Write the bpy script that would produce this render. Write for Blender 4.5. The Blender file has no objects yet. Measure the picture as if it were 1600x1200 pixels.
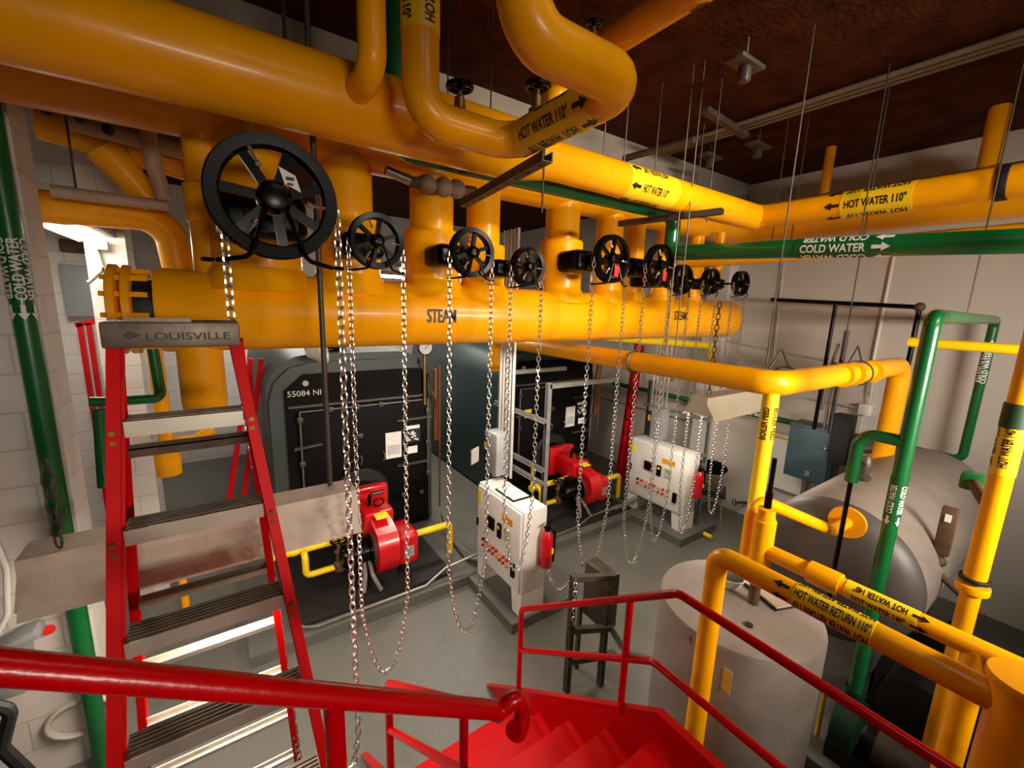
import bpy, bmesh, math, random
from mathutils import Vector, Matrix
random.seed(4)
V = Vector
sc = bpy.context.scene
COL = sc.collection
# ------------------------------------------------------------------ camera
EYE = V((0.0, 0.0, 2.9))
YAW, PIT, ROLL, FPX = 0.605911, 0.184249, 0.032412, 663.4
_f = V((math.sin(YAW)*math.cos(PIT), math.cos(YAW)*math.cos(PIT), -math.sin(PIT)))
_r = V((math.cos(YAW), -math.sin(YAW), 0)); _u = _r.cross(_f)
CR = _r*math.cos(ROLL) + _u*math.sin(ROLL)
CU = -_r*math.sin(ROLL) + _u*math.cos(ROLL)
CF = _f
cam_data = bpy.data.cameras.new('camera'); cam = bpy.data.objects.new('camera', cam_data); COL.objects.link(cam)
M = Matrix.Identity(4)
for i in range(3):
    M[i][0] = CR[i]; M[i][1] = CU[i]; M[i][2] = -CF[i]; M[i][3] = EYE[i]
cam.matrix_world = M
cam_data.sensor_width = 36; cam_data.lens = FPX/1600*36; cam_data.clip_start = .05
sc.camera = cam
# ------------------------------------------------------------------ world, lights, exposure
w = bpy.data.worlds.new('world'); sc.world = w; w.use_nodes = True
bg = w.node_tree.nodes['Background']; bg.inputs[0].default_value = (1, .86, .70, 1); bg.inputs[1].default_value = .045
sc.view_settings.view_transform = 'Standard'; sc.view_settings.look = 'None'
sc.view_settings.gamma = 1; sc.view_settings.use_curve_mapping = False
sc.view_settings.exposure = 0.0
WARM = (1, .90, .77)
def area(name, loc, tgt, sx, sy, power, color=WARM, spread=180):
    l = bpy.data.lights.new(name, 'AREA'); l.shape = 'RECTANGLE'; l.size = sx; l.size_y = sy; l.energy = power; l.color = color; l.spread = math.radians(spread)
    o = bpy.data.objects.new(name, l); COL.objects.link(o); o.location = loc
    d = (V(tgt)-V(loc)).normalized()
    o.rotation_euler = d.to_track_quat('-Z', 'X').to_euler() if abs(d.z) > .95 else d.to_track_quat('-Z', 'Y').to_euler()
    return o
# lamps of fixtures in view and at the back; the rest unseen, without fixtures
area('fixture_or_unseen_lamp', (-.05, 2.25, 1.72), (-.05, 2.25, 0), .18, 1.1, 34)
area('fixture_or_unseen_lamp', (3.95, 2.15, 1.92), (3.95, 2.15, 0), .18, 1.1, 18)
area('fixture_or_unseen_lamp', (2.8, -1.7, 2.75), (2.9, 3.0, 1.6), 1.2, .25, 50, WARM, 78)
area('fixture_or_unseen_lamp', (4.2, -1.7, 2.75), (4.9, 3.0, 1.7), 1.2, .25, 8, WARM, 62)  # unseen lamp added to carry the header light further right
area('fixture_or_unseen_lamp', (2.7, -1.7, 2.95), (6.1, 1.6, 2.4), 1.2, .25, 21, WARM, 76)  # unseen lamp added to brighten the right wall
area('fixture_or_unseen_lamp', (.6, -2.8, 3.0), (.1, 2.3, 2.2), 1.2, .25, 12, WARM, 60)  # unseen lamp added behind the viewer to brighten ladder and lamp hood
area('fixture_or_unseen_lamp', (2.6, -1.3, 4.3), (2.9, 2.1, 3.75), 1.2, .25, 30, WARM, 66)
area('fixture_or_unseen_lamp', (.9, .35, 4.45), (.9, .35, 0), 1.2, .2, 5)
area('fixture_or_unseen_lamp', (2.55, 5.4, 3.2), (2.55, 5.4, 0), 1.2, .2, 40, (1, .95, .88))
area('fixture_or_unseen_lamp', (1.0, 7.6, 3.3), (1.0, 7.6, 0), 1.2, .2, 60, (1, .95, .88))
area('fixture_or_unseen_lamp', (-1.0, 4.7, 3.3), (-1.0, 4.7, 0), .2, 1.0, 15, (1, .95, .88))
area('fixture_or_unseen_lamp', (2.0, 2.9, 2.45), (2.0, 2.9, 0), .2, 1.2, 26)

# ------------------------------------------------------------------ helpers
def px(x, y, X=None, Y=None, Z=None, d=None):
    """photo pixel + one known world coordinate -> point in the room"""
    v = CF + CR*((x-800)/FPX) - CU*((y-600)/FPX)
    if X is not None: t = (X-EYE.x)/v.x
    elif Y is not None: t = (Y-EYE.y)/v.y
    elif Z is not None: t = (Z-EYE.z)/v.z
    else: t = d
    return EYE + v*t
def lin(c):
    return tuple((x/255/12.92 if x/255 <= .04045 else ((x/255+.055)/1.055)**2.4) for x in c)
MATS = {}
def mat(name, rgb, rough=.5, metal=0, var=.12, scale=6, bump=0, bscale=40, emit=0, spec=.5, coat=0, dirt=None, dirtamt=.5):
    if name in MATS: return MATS[name]
    m = bpy.data.materials.new(name); m.use_nodes = True
    nt = m.node_tree; b = nt.nodes['Principled BSDF']
    c = lin(rgb)
    tc = nt.nodes.new('ShaderNodeTexCoord')
    nz = nt.nodes.new('ShaderNodeTexNoise'); nz.inputs['Scale'].default_value = scale; nz.inputs['Detail'].default_value = 5
    nt.links.new(tc.outputs['Object'], nz.inputs['Vector'])
    rp = nt.nodes.new('ShaderNodeValToRGB')
    rp.color_ramp.elements[0].position = .3; rp.color_ramp.elements[1].position = .7
    rp.color_ramp.elements[0].color = (*[x*(1-var) for x in c], 1)
    rp.color_ramp.elements[1].color = (*[min(1, x*(1+var)) for x in c], 1)
    nt.links.new(nz.outputs['Fac'], rp.inputs['Fac'])
    out = rp.outputs['Color']
    if dirt:
        n2 = nt.nodes.new('ShaderNodeTexNoise'); n2.inputs['Scale'].default_value = scale*.6; n2.inputs['Detail'].default_value = 8
        n2.inputs['Roughness'].default_value = .7
        nt.links.new(tc.outputs['Object'], n2.inputs['Vector'])
        r2 = nt.nodes.new('ShaderNodeValToRGB'); r2.color_ramp.elements[0].position = .48; r2.color_ramp.elements[1].position = .68
        r2.color_ramp.elements[1].color = (dirtamt,)*3+(1,)
        r2.color_ramp.elements[0].color = (0, 0, 0, 1)
        nt.links.new(n2.outputs['Fac'], r2.inputs['Fac'])
        mx = nt.nodes.new('ShaderNodeMix'); mx.data_type = 'RGBA'
        nt.links.new(r2.outputs['Color'], mx.inputs[0]); nt.links.new(out, mx.inputs[6]); mx.inputs[7].default_value = (*lin(dirt), 1)
        out = mx.outputs[2]
    nt.links.new(out, b.inputs['Base Color'])
    b.inputs['Roughness'].default_value = rough; b.inputs['Metallic'].default_value = metal
    b.inputs['Specular IOR Level'].default_value = spec
    if coat: b.inputs['Coat Weight'].default_value = coat; b.inputs['Coat Roughness'].default_value = .12
    if bump:
        n3 = nt.nodes.new('ShaderNodeTexNoise'); n3.inputs['Scale'].default_value = bscale; n3.inputs['Detail'].default_value = 4
        nt.links.new(tc.outputs['Object'], n3.inputs['Vector'])
        bp = nt.nodes.new('ShaderNodeBump'); bp.inputs['Strength'].default_value = bump; bp.inputs['Distance'].default_value = .02
        nt.links.new(n3.outputs['Fac'], bp.inputs['Height']); nt.links.new(bp.outputs['Normal'], b.inputs['Normal'])
    if emit:
        b.inputs['Emission Color'].default_value = (*c, 1); b.inputs['Emission Strength'].default_value = emit
    MATS[name] = m
    return m
def block_wall(name, rgb, bw, bh, mortar=.55, rough=.6):
    m = mat(name, rgb, rough, var=.05, scale=3)
    nt = m.node_tree; b = nt.nodes['Principled BSDF']
    tc = nt.nodes.new('ShaderNodeTexCoord'); sp = nt.nodes.new('ShaderNodeSeparateXYZ'); cb = nt.nodes.new('ShaderNodeCombineXYZ')
    ad = nt.nodes.new('ShaderNodeMath'); ad.operation = 'ADD'
    nt.links.new(tc.outputs['Object'], sp.inputs[0]); nt.links.new(sp.outputs[0], ad.inputs[0]); nt.links.new(sp.outputs[1], ad.inputs[1])
    nt.links.new(ad.outputs[0], cb.inputs[0]); nt.links.new(sp.outputs[2], cb.inputs[1])
    br = nt.nodes.new('ShaderNodeTexBrick'); br.inputs['Scale'].default_value = 1; br.inputs['Brick Width'].default_value = bw
    br.inputs['Row Height'].default_value = bh; br.inputs['Mortar Size'].default_value = .006; br.inputs['Mortar Smooth'].default_value = .4
    nt.links.new(cb.outputs[0], br.inputs['Vector'])
    src = b.inputs['Base Color'].links[0].from_socket
    mx = nt.nodes.new('ShaderNodeMix'); mx.data_type = 'RGBA'
    nt.links.new(br.outputs['Fac'], mx.inputs[0]); nt.links.new(src, mx.inputs[6]); mx.inputs[7].default_value = (*[x*mortar for x in lin(rgb)], 1)
    nt.links.new(mx.outputs[2], b.inputs['Base Color'])
    bp = nt.nodes.new('ShaderNodeBump'); bp.invert = True; bp.inputs['Strength'].default_value = .4; bp.inputs['Distance'].default_value = .01
    nt.links.new(br.outputs['Fac'], bp.inputs['Height']); nt.links.new(bp.outputs['Normal'], b.inputs['Normal'])
    return m

def frame(d):
    d = V(d).normalized()
    a = V((0, 0, 1)) if abs(d.z) < .9 else V((1, 0, 0))
    e1 = d.cross(a).normalized(); e2 = d.cross(e1).normalized()
    return e1, e2
def fillet(pts, r, n=7):
    pts = [V(p) for p in pts]
    if r <= 0 or len(pts) < 3: return pts
    out = [pts[0]]
    for i in range(1, len(pts)-1):
        a, b, c = pts[i-1], pts[i], pts[i+1]
        d1 = (a-b); d2 = (c-b); l1 = d1.length; l2 = d2.length
        if l1 < 1e-6 or l2 < 1e-6: continue
        d1 /= l1; d2 /= l2
        ang = d1.angle(d2)
        if ang > 3.05: out.append(b); continue
        t = min(r/math.tan(ang/2), l1*.48, l2*.48); rr = t*math.tan(ang/2)
        cen = b + (d1+d2).normalized()*(rr/math.sin(ang/2))
        p0 = b+d1*t-cen; p1 = b+d2*t-cen
        tot = p0.angle(p1); ax = p0.cross(p1).normalized()
        for k in range(n+1):
            out.append(cen + Matrix.Rotation(tot*k/n, 3, ax) @ p0)
    out.append(pts[-1])
    return out
class MB:
    def __init__(s): s.v = []; s.f = []; s.m = []; s.cm = 0
    def add(s, vs, fs):
        o = len(s.v); s.v += [V(v) for v in vs]; s.f += [[o+i for i in f] for f in fs]; s.m += [s.cm]*len(fs); return s
    def mi(s, i): s.cm = i; return s
    def bm(s, bm):
        bm.verts.index_update()
        return s.add([v.co.copy() for v in bm.verts], [[v.index for v in f.verts] for f in bm.faces])
    def box(s, c, size, bevel=0, rot=None, seg=2):
        bm = bmesh.new(); bmesh.ops.create_cube(bm, size=1)
        for v in bm.verts: v.co = V((v.co.x*size[0], v.co.y*size[1], v.co.z*size[2]))
        if bevel: bmesh.ops.bevel(bm, geom=bm.edges[:], offset=bevel, segments=seg, affect='EDGES', profile=.5)
        if rot is not None:
            for v in bm.verts: v.co = rot @ v.co
        for v in bm.verts: v.co += V(c)
        s.bm(bm); bm.free(); return s
    def boxp(s, a, b, bevel=0):
        a = V(a); b = V(b)
        return s.box((a+b)/2, [abs(b[i]-a[i]) for i in range(3)], bevel)
    def bar(s, a, b, w, h, up=(0, 0, 1)):
        a = V(a); b = V(b); d = (b-a).normalized(); u = V(up); u = (u-d*u.dot(d)).normalized(); n = d.cross(u)
        vs = []
        for p in (a, b):
            for i, j in ((-1, -1), (1, -1), (1, 1), (-1, 1)): vs.append(p+n*(i*w/2)+u*(j*h/2))
        return s.add(vs, [[3, 2, 1, 0], [4, 5, 6, 7], [0, 1, 5, 4], [1, 2, 6, 5], [2, 3, 7, 6], [3, 0, 4, 7]])
    def chan(s, a, b, w, h, t, up=(0, 0, 1)):
        """channel section open on the up side"""
        a = V(a); b = V(b); d = (b-a).normalized(); u = V(up); u = (u-d*u.dot(d)).normalized(); n = d.cross(u)
        prof = [(-w/2, h/2), (-w/2, -h/2), (w/2, -h/2), (w/2, h/2), (w/2-t, h/2), (w/2-t, -h/2+t), (-w/2+t, -h/2+t), (-w/2+t, h/2)]
        vs = [p+n*x+u*y for p in (a, b) for x, y in prof]
        fs = [[i, (i+1) % 8, 8+(i+1) % 8, 8+i] for i in range(8)]
        fs += [[0, 7, 6, 1], [1, 6, 5, 2], [2, 5, 4, 3], [8, 9, 14, 15], [9, 10, 13, 14], [10, 11, 12, 13]]
        return s.add(vs, fs)
    def tube(s, pts, r, seg=12, bend=0, caps=True, closed=False):
        pts = fillet(pts, bend) if not closed else [V(p) for p in pts]
        q = [pts[0]]
        for p in pts[1:]:
            if (p-q[-1]).length > 1e-6: q.append(p)
        pts = q; n = len(pts)
        rs = r if isinstance(r, (list, tuple)) else [r]*n
        e1 = None; vs = []
        for i, p in enumerate(pts):
            if closed: t = (pts[(i+1) % n]-pts[i-1]).normalized()
            elif i == 0: t = (pts[1]-pts[0]).normalized()
            elif i == n-1: t = (pts[-1]-pts[-2]).normalized()
            else: t = ((pts[i+1]-p).normalized()+(p-pts[i-1]).normalized()).normalized()
            if e1 is None: e1, _ = frame(t)
            else: e1 = (e1-t*e1.dot(t)).normalized()
            e2 = t.cross(e1)
            for k in range(seg):
                a = 2*math.pi*k/seg; vs.append(p+(e1*math.cos(a)+e2*math.sin(a))*rs[i])
        fs = []
        for i in range(n if closed else n-1):
            j = (i+1) % n
            for k in range(seg):
                k2 = (k+1) % seg
                fs.append([i*seg+k, i*seg+k2, j*seg+k2, j*seg+k])
        if caps and not closed:
            fs.append([k for k in range(seg)][::-1]); fs.append([(n-1)*seg+k for k in range(seg)])
        return s.add(vs, fs)
    def cyl(s, a, b, r, r2=None, seg=16):
        return s.lathe(a, V(b)-V(a), [(0, r), ((V(b)-V(a)).length, r if r2 is None else r2)], seg)
    def lathe(s, base, axis, prof, seg=24):
        """prof: list of (distance along axis, radius)"""
        base = V(base); d = V(axis).normalized(); e1, e2 = frame(d); vs = []; fs = []
        for h, r in prof:
            for k in range(seg):
                a = 2*math.pi*k/seg; vs.append(base+d*h+(e1*math.cos(a)+e2*math.sin(a))*max(r, 1e-4))
        n = len(prof)
        for i in range(n-1):
            for k in range(seg):
                k2 = (k+1) % seg
                fs.append([i*seg+k, i*seg+k2, (i+1)*seg+k2, (i+1)*seg+k])
        fs.append(list(range(seg))[::-1]); fs.append([(n-1)*seg+k for k in range(seg)])
        return s.add(vs, fs)
    def sphere(s, c, r, seg=12, sq=(1, 1, 1)):
        bm = bmesh.new(); bmesh.ops.create_uvsphere(bm, u_segments=seg, v_segments=max(6, seg//2+2), radius=r)
        for v in bm.verts: v.co = V((v.co.x*sq[0], v.co.y*sq[1], v.co.z*sq[2]))+V(c)
        s.bm(bm); bm.free(); return s
    def torus(s, c, axis, R, r, seg=32, sub=10):
        e1, e2 = frame(axis)
        pts = [V(c)+(e1*math.cos(2*math.pi*k/seg)+e2*math.sin(2*math.pi*k/seg))*R for k in range(seg)]
        return s.tube(pts, r, sub, closed=True)
    def prism(s, poly, ext, bevel=0):
        poly = [V(p) for p in poly]; n = len(poly); e = V(ext)
        return s.add(poly+[p+e for p in poly], [list(range(n))[::-1], [n+i for i in range(n)]]+[[i, (i+1) % n, n+(i+1) % n, n+i] for i in range(n)])
    def build(s, name, m, parent=None, ang=38, base=None):
        ms = m if isinstance(m, (list, tuple)) else [m]
        if parent is None:
            xs = [v.x for v in s.v]; ys = [v.y for v in s.v]; zs = [v.z for v in s.v]
            off = V(base) if base is not None else V(((min(xs)+max(xs))/2, (min(ys)+max(ys))/2, min(zs)))
        else:
            off = V((0, 0, 0)); p = parent
            while p: off = off + p.location; p = p.parent
        me = bpy.data.meshes.new(name); me.from_pydata([v-off for v in s.v], [], s.f); me.validate()
        bm = bmesh.new(); bm.from_mesh(me); bmesh.ops.recalc_face_normals(bm, faces=bm.faces[:]); bm.to_mesh(me); bm.free()
        for q in ms: me.materials.append(q)
        if len(ms) > 1 and len(me.polygons) == len(s.m):
            for p_, i in zip(me.polygons, s.m): p_.material_index = i
        me.shade_smooth(); me.set_sharp_from_angle(angle=math.radians(ang))
        o = bpy.data.objects.new(name, me); COL.objects.link(o)
        if parent is None: o.location = off
        else: o.parent = parent
        return o
def tag(o, label, cat, group=None):
    o['label'] = label; o['category'] = cat
    if group: o['group'] = group
    return o
def thing(name, label, cat, loc, group=None):
    o = bpy.data.objects.new(name, None); COL.objects.link(o); o.location = loc; o.empty_display_size = .1
    return tag(o, label, cat, group)
def struct(o): o['kind'] = 'structure'; return o

# ---- lettering
def text_bm(body, height, length=None, bold=.012, xs=.8):
    cu = bpy.data.curves.new('lettering', 'FONT'); cu.body = body; cu.size = 1; cu.offset = bold; cu.align_x = 'CENTER'; cu.resolution_u = 3
    ob = bpy.data.objects.new('lettering', cu); COL.objects.link(ob)
    dg = bpy.context.evaluated_depsgraph_get(); dg.update()
    me = bpy.data.meshes.new_from_object(ob.evaluated_get(dg))
    bm = bmesh.new(); bm.from_mesh(me)
    bpy.data.objects.remove(ob); bpy.data.curves.remove(cu); bpy.data.meshes.remove(me)
    x0 = min(v.co.x for v in bm.verts); x1 = max(v.co.x for v in bm.verts)
    k = height/.72
    kx = length/(x1-x0) if length else k*xs
    for v in bm.verts: v.co = V(((v.co.x-(x0+x1)/2)*kx, (v.co.y-.36)*k, 0))
    return bm
def arrow_pts(x, dirn, h):
    # block arrow centred at x pointing along dirn
    P = [(-1.0, -.22), (-1.0, .22), (0, .22), (0, .55), (.9, 0), (0, -.55), (0, -.22)]
    q = [(x+dirn*a*h, b*h) for a, b in P]
    return q
def lettering_flat(parent, o, right, up, body, height, m, length=None, bold=.012, name='lettering'):
    right = V(right).normalized(); up = V(up).normalized(); n = right.cross(up)
    mb = MB()
    for line_i, line in enumerate(body.split('\n')):
        bm = text_bm(line, height, length, bold)
        for v in bm.verts: v.co = V(o)+right*v.co.x+up*(v.co.y-line_i*height*1.5)+n*.0025
        mb.bm(bm); bm.free()
    return mb.build(name, m, parent)
def pipe_label(parent, a, b, R, rows, mband, mtext, ref=None, phi0=0, name='pipe_label'):
    """band wrapped on a pipe from a to b; rows = (text, phi, flip, height, length, arrowdir)"""
    a = V(a); b = V(b); u = (b-a).normalized(); mid = (a+b)/2
    n0 = (V(ref) if ref is not None else EYE-mid); n0 = (n0-u*n0.dot(u)).normalized(); w_ = n0.cross(u)
    R2 = R+.0018
    band = MB().lathe(a, u, [(0, R+.0004), (.0005, R2), ((b-a).length-.0005, R2), ((b-a).length, R+.0004)], 32).build(name, mband, parent)
    R3 = R2+.0012
    for txt, phi, flip, h, L, ar in rows:
        bms = [('lettering', text_bm(txt, h, L, .026))]
        if ar:
            bm = bmesh.new(); sgn = 1 if ar > 0 else -1
            bm.faces.new([bm.verts.new((x, y, 0)) for x, y in arrow_pts(sgn*(L/2+h*1.5), sgn if abs(ar) == 1 else -sgn, h*.95)]); bms.append(('arrow', bm))
        for nm, bm in bms:
            st = R*.16; k = -h
            while k <= h:
                bmesh.ops.bisect_plane(bm, geom=bm.verts[:]+bm.edges[:]+bm.faces[:], plane_co=(0, k, 0), plane_no=(0, 1, 0)); k += st
            s = -1 if flip else 1
            for v in bm.verts:
                x = v.co.x*s; f = phi+phi0+v.co.y*s/R3
                v.co = mid+u*x+(n0*math.cos(f)+w_*math.sin(f))*R3
            MB().bm(bm).build(nm, mtext, band); bm.free()
    return band

# ------------------------------------------------------------------ materials
YEL = mat('yellow_pipe_paint', (248, 166, 3), .33, var=.06, scale=5, bump=.06, bscale=14, coat=.1, spec=.25)
YELB = mat('bright_yellow_paint', (245, 205, 14), .38, var=.06)
YBAND = mat('yellow_label_vinyl', (246, 200, 24), .35, var=.03)
GRN = mat('green_pipe_paint', (8, 92, 42), .32, var=.08, coat=.25, bump=.05, bscale=20)
GBAND = mat('green_label_vinyl', (6, 82, 38), .4, var=.03)
RED = mat('red_enamel', (174, 0, 8), .26, var=.07, scale=9, coat=.0, spec=.3, bump=.05, bscale=60)
REDT = mat('red_tread_paint', (200, 2, 6), .5, var=.1, scale=9, bump=.08, bscale=30, spec=.12)
REDF = mat('red_fibreglass', (206, 4, 8), .5, spec=.12, var=.1, scale=12)
REDB = mat('red_burner_paint', (200, 8, 20), .3, var=.06, coat=.3)
BLK = mat('black_iron', (5, 4, 4), .27, var=.2, spec=.18)
BLKM = mat('black_matte', (20, 19, 19), .6, var=.2, scale=8)
BLKF = mat('black_boiler_plate', (8, 6, 6), .6, var=.25, scale=5, dirt=(24, 20, 17), dirtamt=.25, spec=.12)
JKT = mat('boiler_jacket_grey_green', (56, 66, 62), .45, var=.14, scale=3)
JKT2 = mat('boiler_jacket_teal', (30, 46, 46), .4, var=.14, scale=3)
STEEL = mat('galvanised_steel', (160, 158, 150), .38, .85, var=.12, scale=15)
ROD = mat('hanger_steel', (92, 82, 72), .45, .8, var=.15, scale=20)
DSTEEL = mat('dark_steel', (86, 78, 70), .5, .5, var=.2, scale=12, dirt=(60, 40, 28), dirtamt=.5)
CHROME = mat('chain_zinc', (205, 200, 190), .28, .9, var=.05)
BRASS = mat('brass_body', (150, 116, 60), .4, .8, var=.2, scale=20)
RUST = mat('rusty_iron', (92, 66, 46), .7, .2, var=.3, scale=14)
WPAINT = mat('white_enamel', (226, 222, 214), .4, var=.04)
OFFW = mat('off_white_paint', (190, 182, 170), .5, var=.08)
GREYP = mat('grey_enclosure_paint', (140, 142, 142), .45, var=.08)
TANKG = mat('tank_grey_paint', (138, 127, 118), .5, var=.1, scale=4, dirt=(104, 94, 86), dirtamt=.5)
ALU = mat('worn_aluminium', (120, 106, 92), .5, .5, var=.18, scale=10, dirt=(72, 52, 38), dirtamt=.8)
ALUF = mat('bright_aluminium', (205, 198, 182), .38, .6, var=.08, scale=14)
HOOD = mat('lamp_hood_dusty_white', (212, 196, 178), .6, var=.1, scale=6, dirt=(140, 120, 104), dirtamt=.5)
HOODB = mat('lamp_hood_bright_white', (160, 148, 128), .5, var=.05)
TXT = mat('black_print', (14, 10, 8), .5, var=0)
WTXT = mat('white_print', (225, 222, 214), .5, var=0)
PAPER = mat('white_paper', (228, 226, 220), .7, var=.05, scale=30)
ORNG = mat('orange_sticker', (240, 160, 20), .5, var=.03)
YSTK = mat('yellow_sticker', (245, 215, 30), .5, var=.03)
REDTAG = mat('bright_red_tag', (255, 40, 40), .5, var=.03)
FLOOR = mat('grey_floor_paint', (104, 102, 94), .4, var=.08, scale=1.5, bump=.06, bscale=8, dirt=(86, 83, 75), dirtamt=.7)
PAD = mat('grey_pad_paint', (96, 94, 87), .5, var=.1, scale=4, dirt=(86, 82, 74), dirtamt=.5)
CEIL = mat('dark_brown_sprayed_ceiling', (72, 36, 17), .95, var=.4, scale=5, bump=.4, bscale=30, spec=.1)
WALLR = mat('white_wall_panel', (205, 196, 186), .6, var=.04, scale=1.2)
BEAMM = mat('grey_beam_concrete', (150, 138, 122), .8, var=.12, scale=3)
BLOCK = block_wall('white_block_wall', (214, 206, 198), .41, .205, .8)
PIPEW = mat('off_white_pipe_jacket', (176, 150, 132), .5, var=.1)
TUBE = mat('lit_tube', (255, 246, 225), .4, var=0, emit=30)
BLUEC = mat('blue_grey_cabinet', (52, 74, 82), .45, var=.1)
HOSE = mat('grey_hose', (120, 116, 106), .5, var=.1)
RACKF = mat('rack_strut_steel', (140, 138, 132), .42, .6, var=.15, scale=18)

# ------------------------------------------------------------------ room
def slab(name, a, b, m): return struct(MB().boxp(a, b).build(name, m))
slab('floor', (-5, -3, -.15), (6.1, 9, 0), FLOOR)
slab('ceiling', (-5, -3, 4.6), (6.3, 9.2, 4.75), CEIL)
slab('wall_right', (6.1, -3, -.15), (6.3, 9.2, 4.6), WALLR)
slab('wall_back', (-5, 9, -.15), (6.1, 9.2, 4.6), BLOCK)
PXE = px(143, 815, Y=3.55).x
slab('wall_left', (-5, 3.27, 0), (PXE, 3.55, 4.6), BLOCK)
slab('trim_8', (-3.2, 6.1, 0), (-.95, 6.2, 4.6), BLOCK)
slab('wall_left_far', (-5.2, 3.2, 0), (-5, 9.2, 4.6), BLOCK)
slab('trim_1', (PXE, 3.28, 3.95), (6.1, 3.6, 4.6), BEAMM)
slab('trim_2', (5.88, 3.3, 0), (6.1, 3.6, 3.95), WALLR)
slab('trim_3', (-.86, 5.0, 0), (-.60, 5.4, 4.6), BLOCK)
slab('trim_4', (.0, 3.5, 0), (4.75, 8.2, .1), PAD)
slab('trim_5', (1.95, 2.69, 0), (2.62, 3.49, .1), PAD)
slab('trim_6', (4.52, 2.74, 0), (5.3, 3.85, .102), PAD)
# wall panel seams on the right wall
for z in (1.15,):
    slab('trim_7', (6.085, 3.6, z), (6.1, 9, z+.02), mat('seam_grey', (120, 118, 114), .6))

# ------------------------------------------------------------------ pipes
def pipe(name, label, cat, pts, r, m, bend=None, seg=28, group=None, extra=None):
    pts = [V(p) for p in pts]
    root = thing(name, label, cat, pts[0], group)
    MB().tube(pts, r, seg, bend if bend is not None else r*1.6).build('pipe_wall', m, root)
    return root
def ring(parent, p, d, r, wdt, m, name='flange', seg=28):
    d = V(d).normalized()
    return MB().lathe(V(p)-d*wdt/2, d, [(0, r*.98), (wdt*.1, r), (wdt*.9, r), (wdt, r*.98)], seg).build(name, m, parent)

HY, HZ, HR = 3.0, 2.81, .225
XA, XB = -.28, 5.36
hdr = thing('steam_header', 'long fat yellow steam header pipe running under the row of black chain wheels', 'steam pipe', (XA, HY, HZ-HR))
MB().lathe((XA+.02, HY, HZ), (1, 0, 0), [(0, HR*.96), (.02, HR), (XB-XA-.1, HR), (XB-XA-.02, HR*.96), (XB-XA+.05, HR*.8), (XB-XA+.1, HR*.5), (XB-XA+.12, .01)], 40).build('shell', YEL, hdr)
ring(hdr, (XB-.02, HY, HZ), (1, 0, 0), HR*1.02, .03, YEL, 'end_seam')
for x in (-.42, -.365):
    ring(hdr, (x, HY, HZ), (1, 0, 0), HR*1.02, .035, YEL, 'flange', 40)
ring(hdr, (-.30, HY, HZ), (1, 0, 0), HR*.7, .1, BLKM, 'neck')
for k in range(12):
    a = 2*math.pi*k/12+.1
    c = V((-.33, HY+math.cos(a)*HR*.88, HZ+math.sin(a)*HR*.88))
    MB().cyl(c-V((.13, 0, 0)), c+V((.05, 0, 0)), .014, seg=6).build('bolt', YEL, hdr)
# drop leg and weld saddles
pl = px(312, 545, Y=HY); 
MB().lathe((pl.x, HY, HZ-.1), (0, 0, -1), [(0, .11), (.42, .11), (.46, .105), (.47, .02)], 28).build('drop_leg', YEL, hdr)
lettering_flat(hdr, px(691, 493, Y=HY-HR-.004), (1, 0, 0), (0, 0, 1), 'STEAM', .095, TXT, .22)
lettering_flat(hdr, px(1064, 493, Y=HY-HR-.004), (1, 0, 0), (0, 0, 1), 'STEAM', .095, TXT, .22)

# risers with valve jackets
P2Z, P2R = 3.93, .215
RX = [.2, .74, 1.32, 1.78, 2.56, 3.16, 3.5, 3.95, 4.5]
RR = [.19, .16, .155, .13, .15, .13, .1, .1, .08]
JR = [.24, .2, .2, .175, .19, .16, .13, .13, .11]
WY = [2.0, 2.4, 2.4, 2.4, 2.4, 2.4, 2.42, 2.44, 2.44]
WPX = [(428, 310), (588, 377), (737, 395), (824, 417), (955, 405), (1030, 415), (1065, 437), (1110, 440), (1157, 443)]
WR = [.232, .147, .149, .13, .183, .175, .135, .125, .13]
ordn = ['behind the largest black wheel at the left', 'behind the second wheel from the left', 'behind the third wheel from the left, above the STEAM lettering', 'behind the fourth, small wheel', 'behind the fifth wheel with the red tag', 'behind the sixth wheel', 'behind the seventh wheel under the green elbow', 'behind the eighth wheel', 'behind the last small wheel near the wall']
for i in range(9):
    c = px(*WPX[i], Y=WY[i]); RX[i] = c.x
    x = c.x; zc = c.z
    r = thing('steam_riser', 'vertical yellow steam riser '+ordn[i], 'steam pipe', (x, HY, HZ+HR*.8), 'risers on the steam header')
    MB().cyl((x, HY, HZ+HR*.6), (x, HY, P2Z-P2R*.6), RR[i], seg=28).build('pipe_wall', YEL, r)
    MB().lathe((x, HY, zc-.19), (0, 0, 1), [(-.14, RR[i]), (-.12, JR[i]*.97), (-.1, JR[i]), (.36, JR[i]), (.38, JR[i]*.97), (.385, RR[i])], 28).build('valve_jacket', YEL, r)
    MB().lathe((x, HY, HZ+HR*.55), (0, 0, 1), [(0, JR[i]*1.25), (.1, JR[i]*1.08), (.2, RR[i]*1.02)], 28).build('saddle', YEL, r)

ep = px(320, 300, Y=HY)
r = thing('steam_riser', 'slender yellow steam riser at the left end of the header, left of the largest wheel', 'steam pipe', (ep.x, HY, HZ+HR*.8))
MB().cyl((ep.x, HY, HZ+HR*.6), (ep.x, HY, P2Z-P2R*.6), .085, seg=28).build('pipe_wall', YEL, r)
MB().lathe((ep.x, HY, 3.28), (0, 0, 1), [(0, .085), (.01, .098), (.2, .098), (.21, .085)], 28).build('collar', YEL, r)

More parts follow.
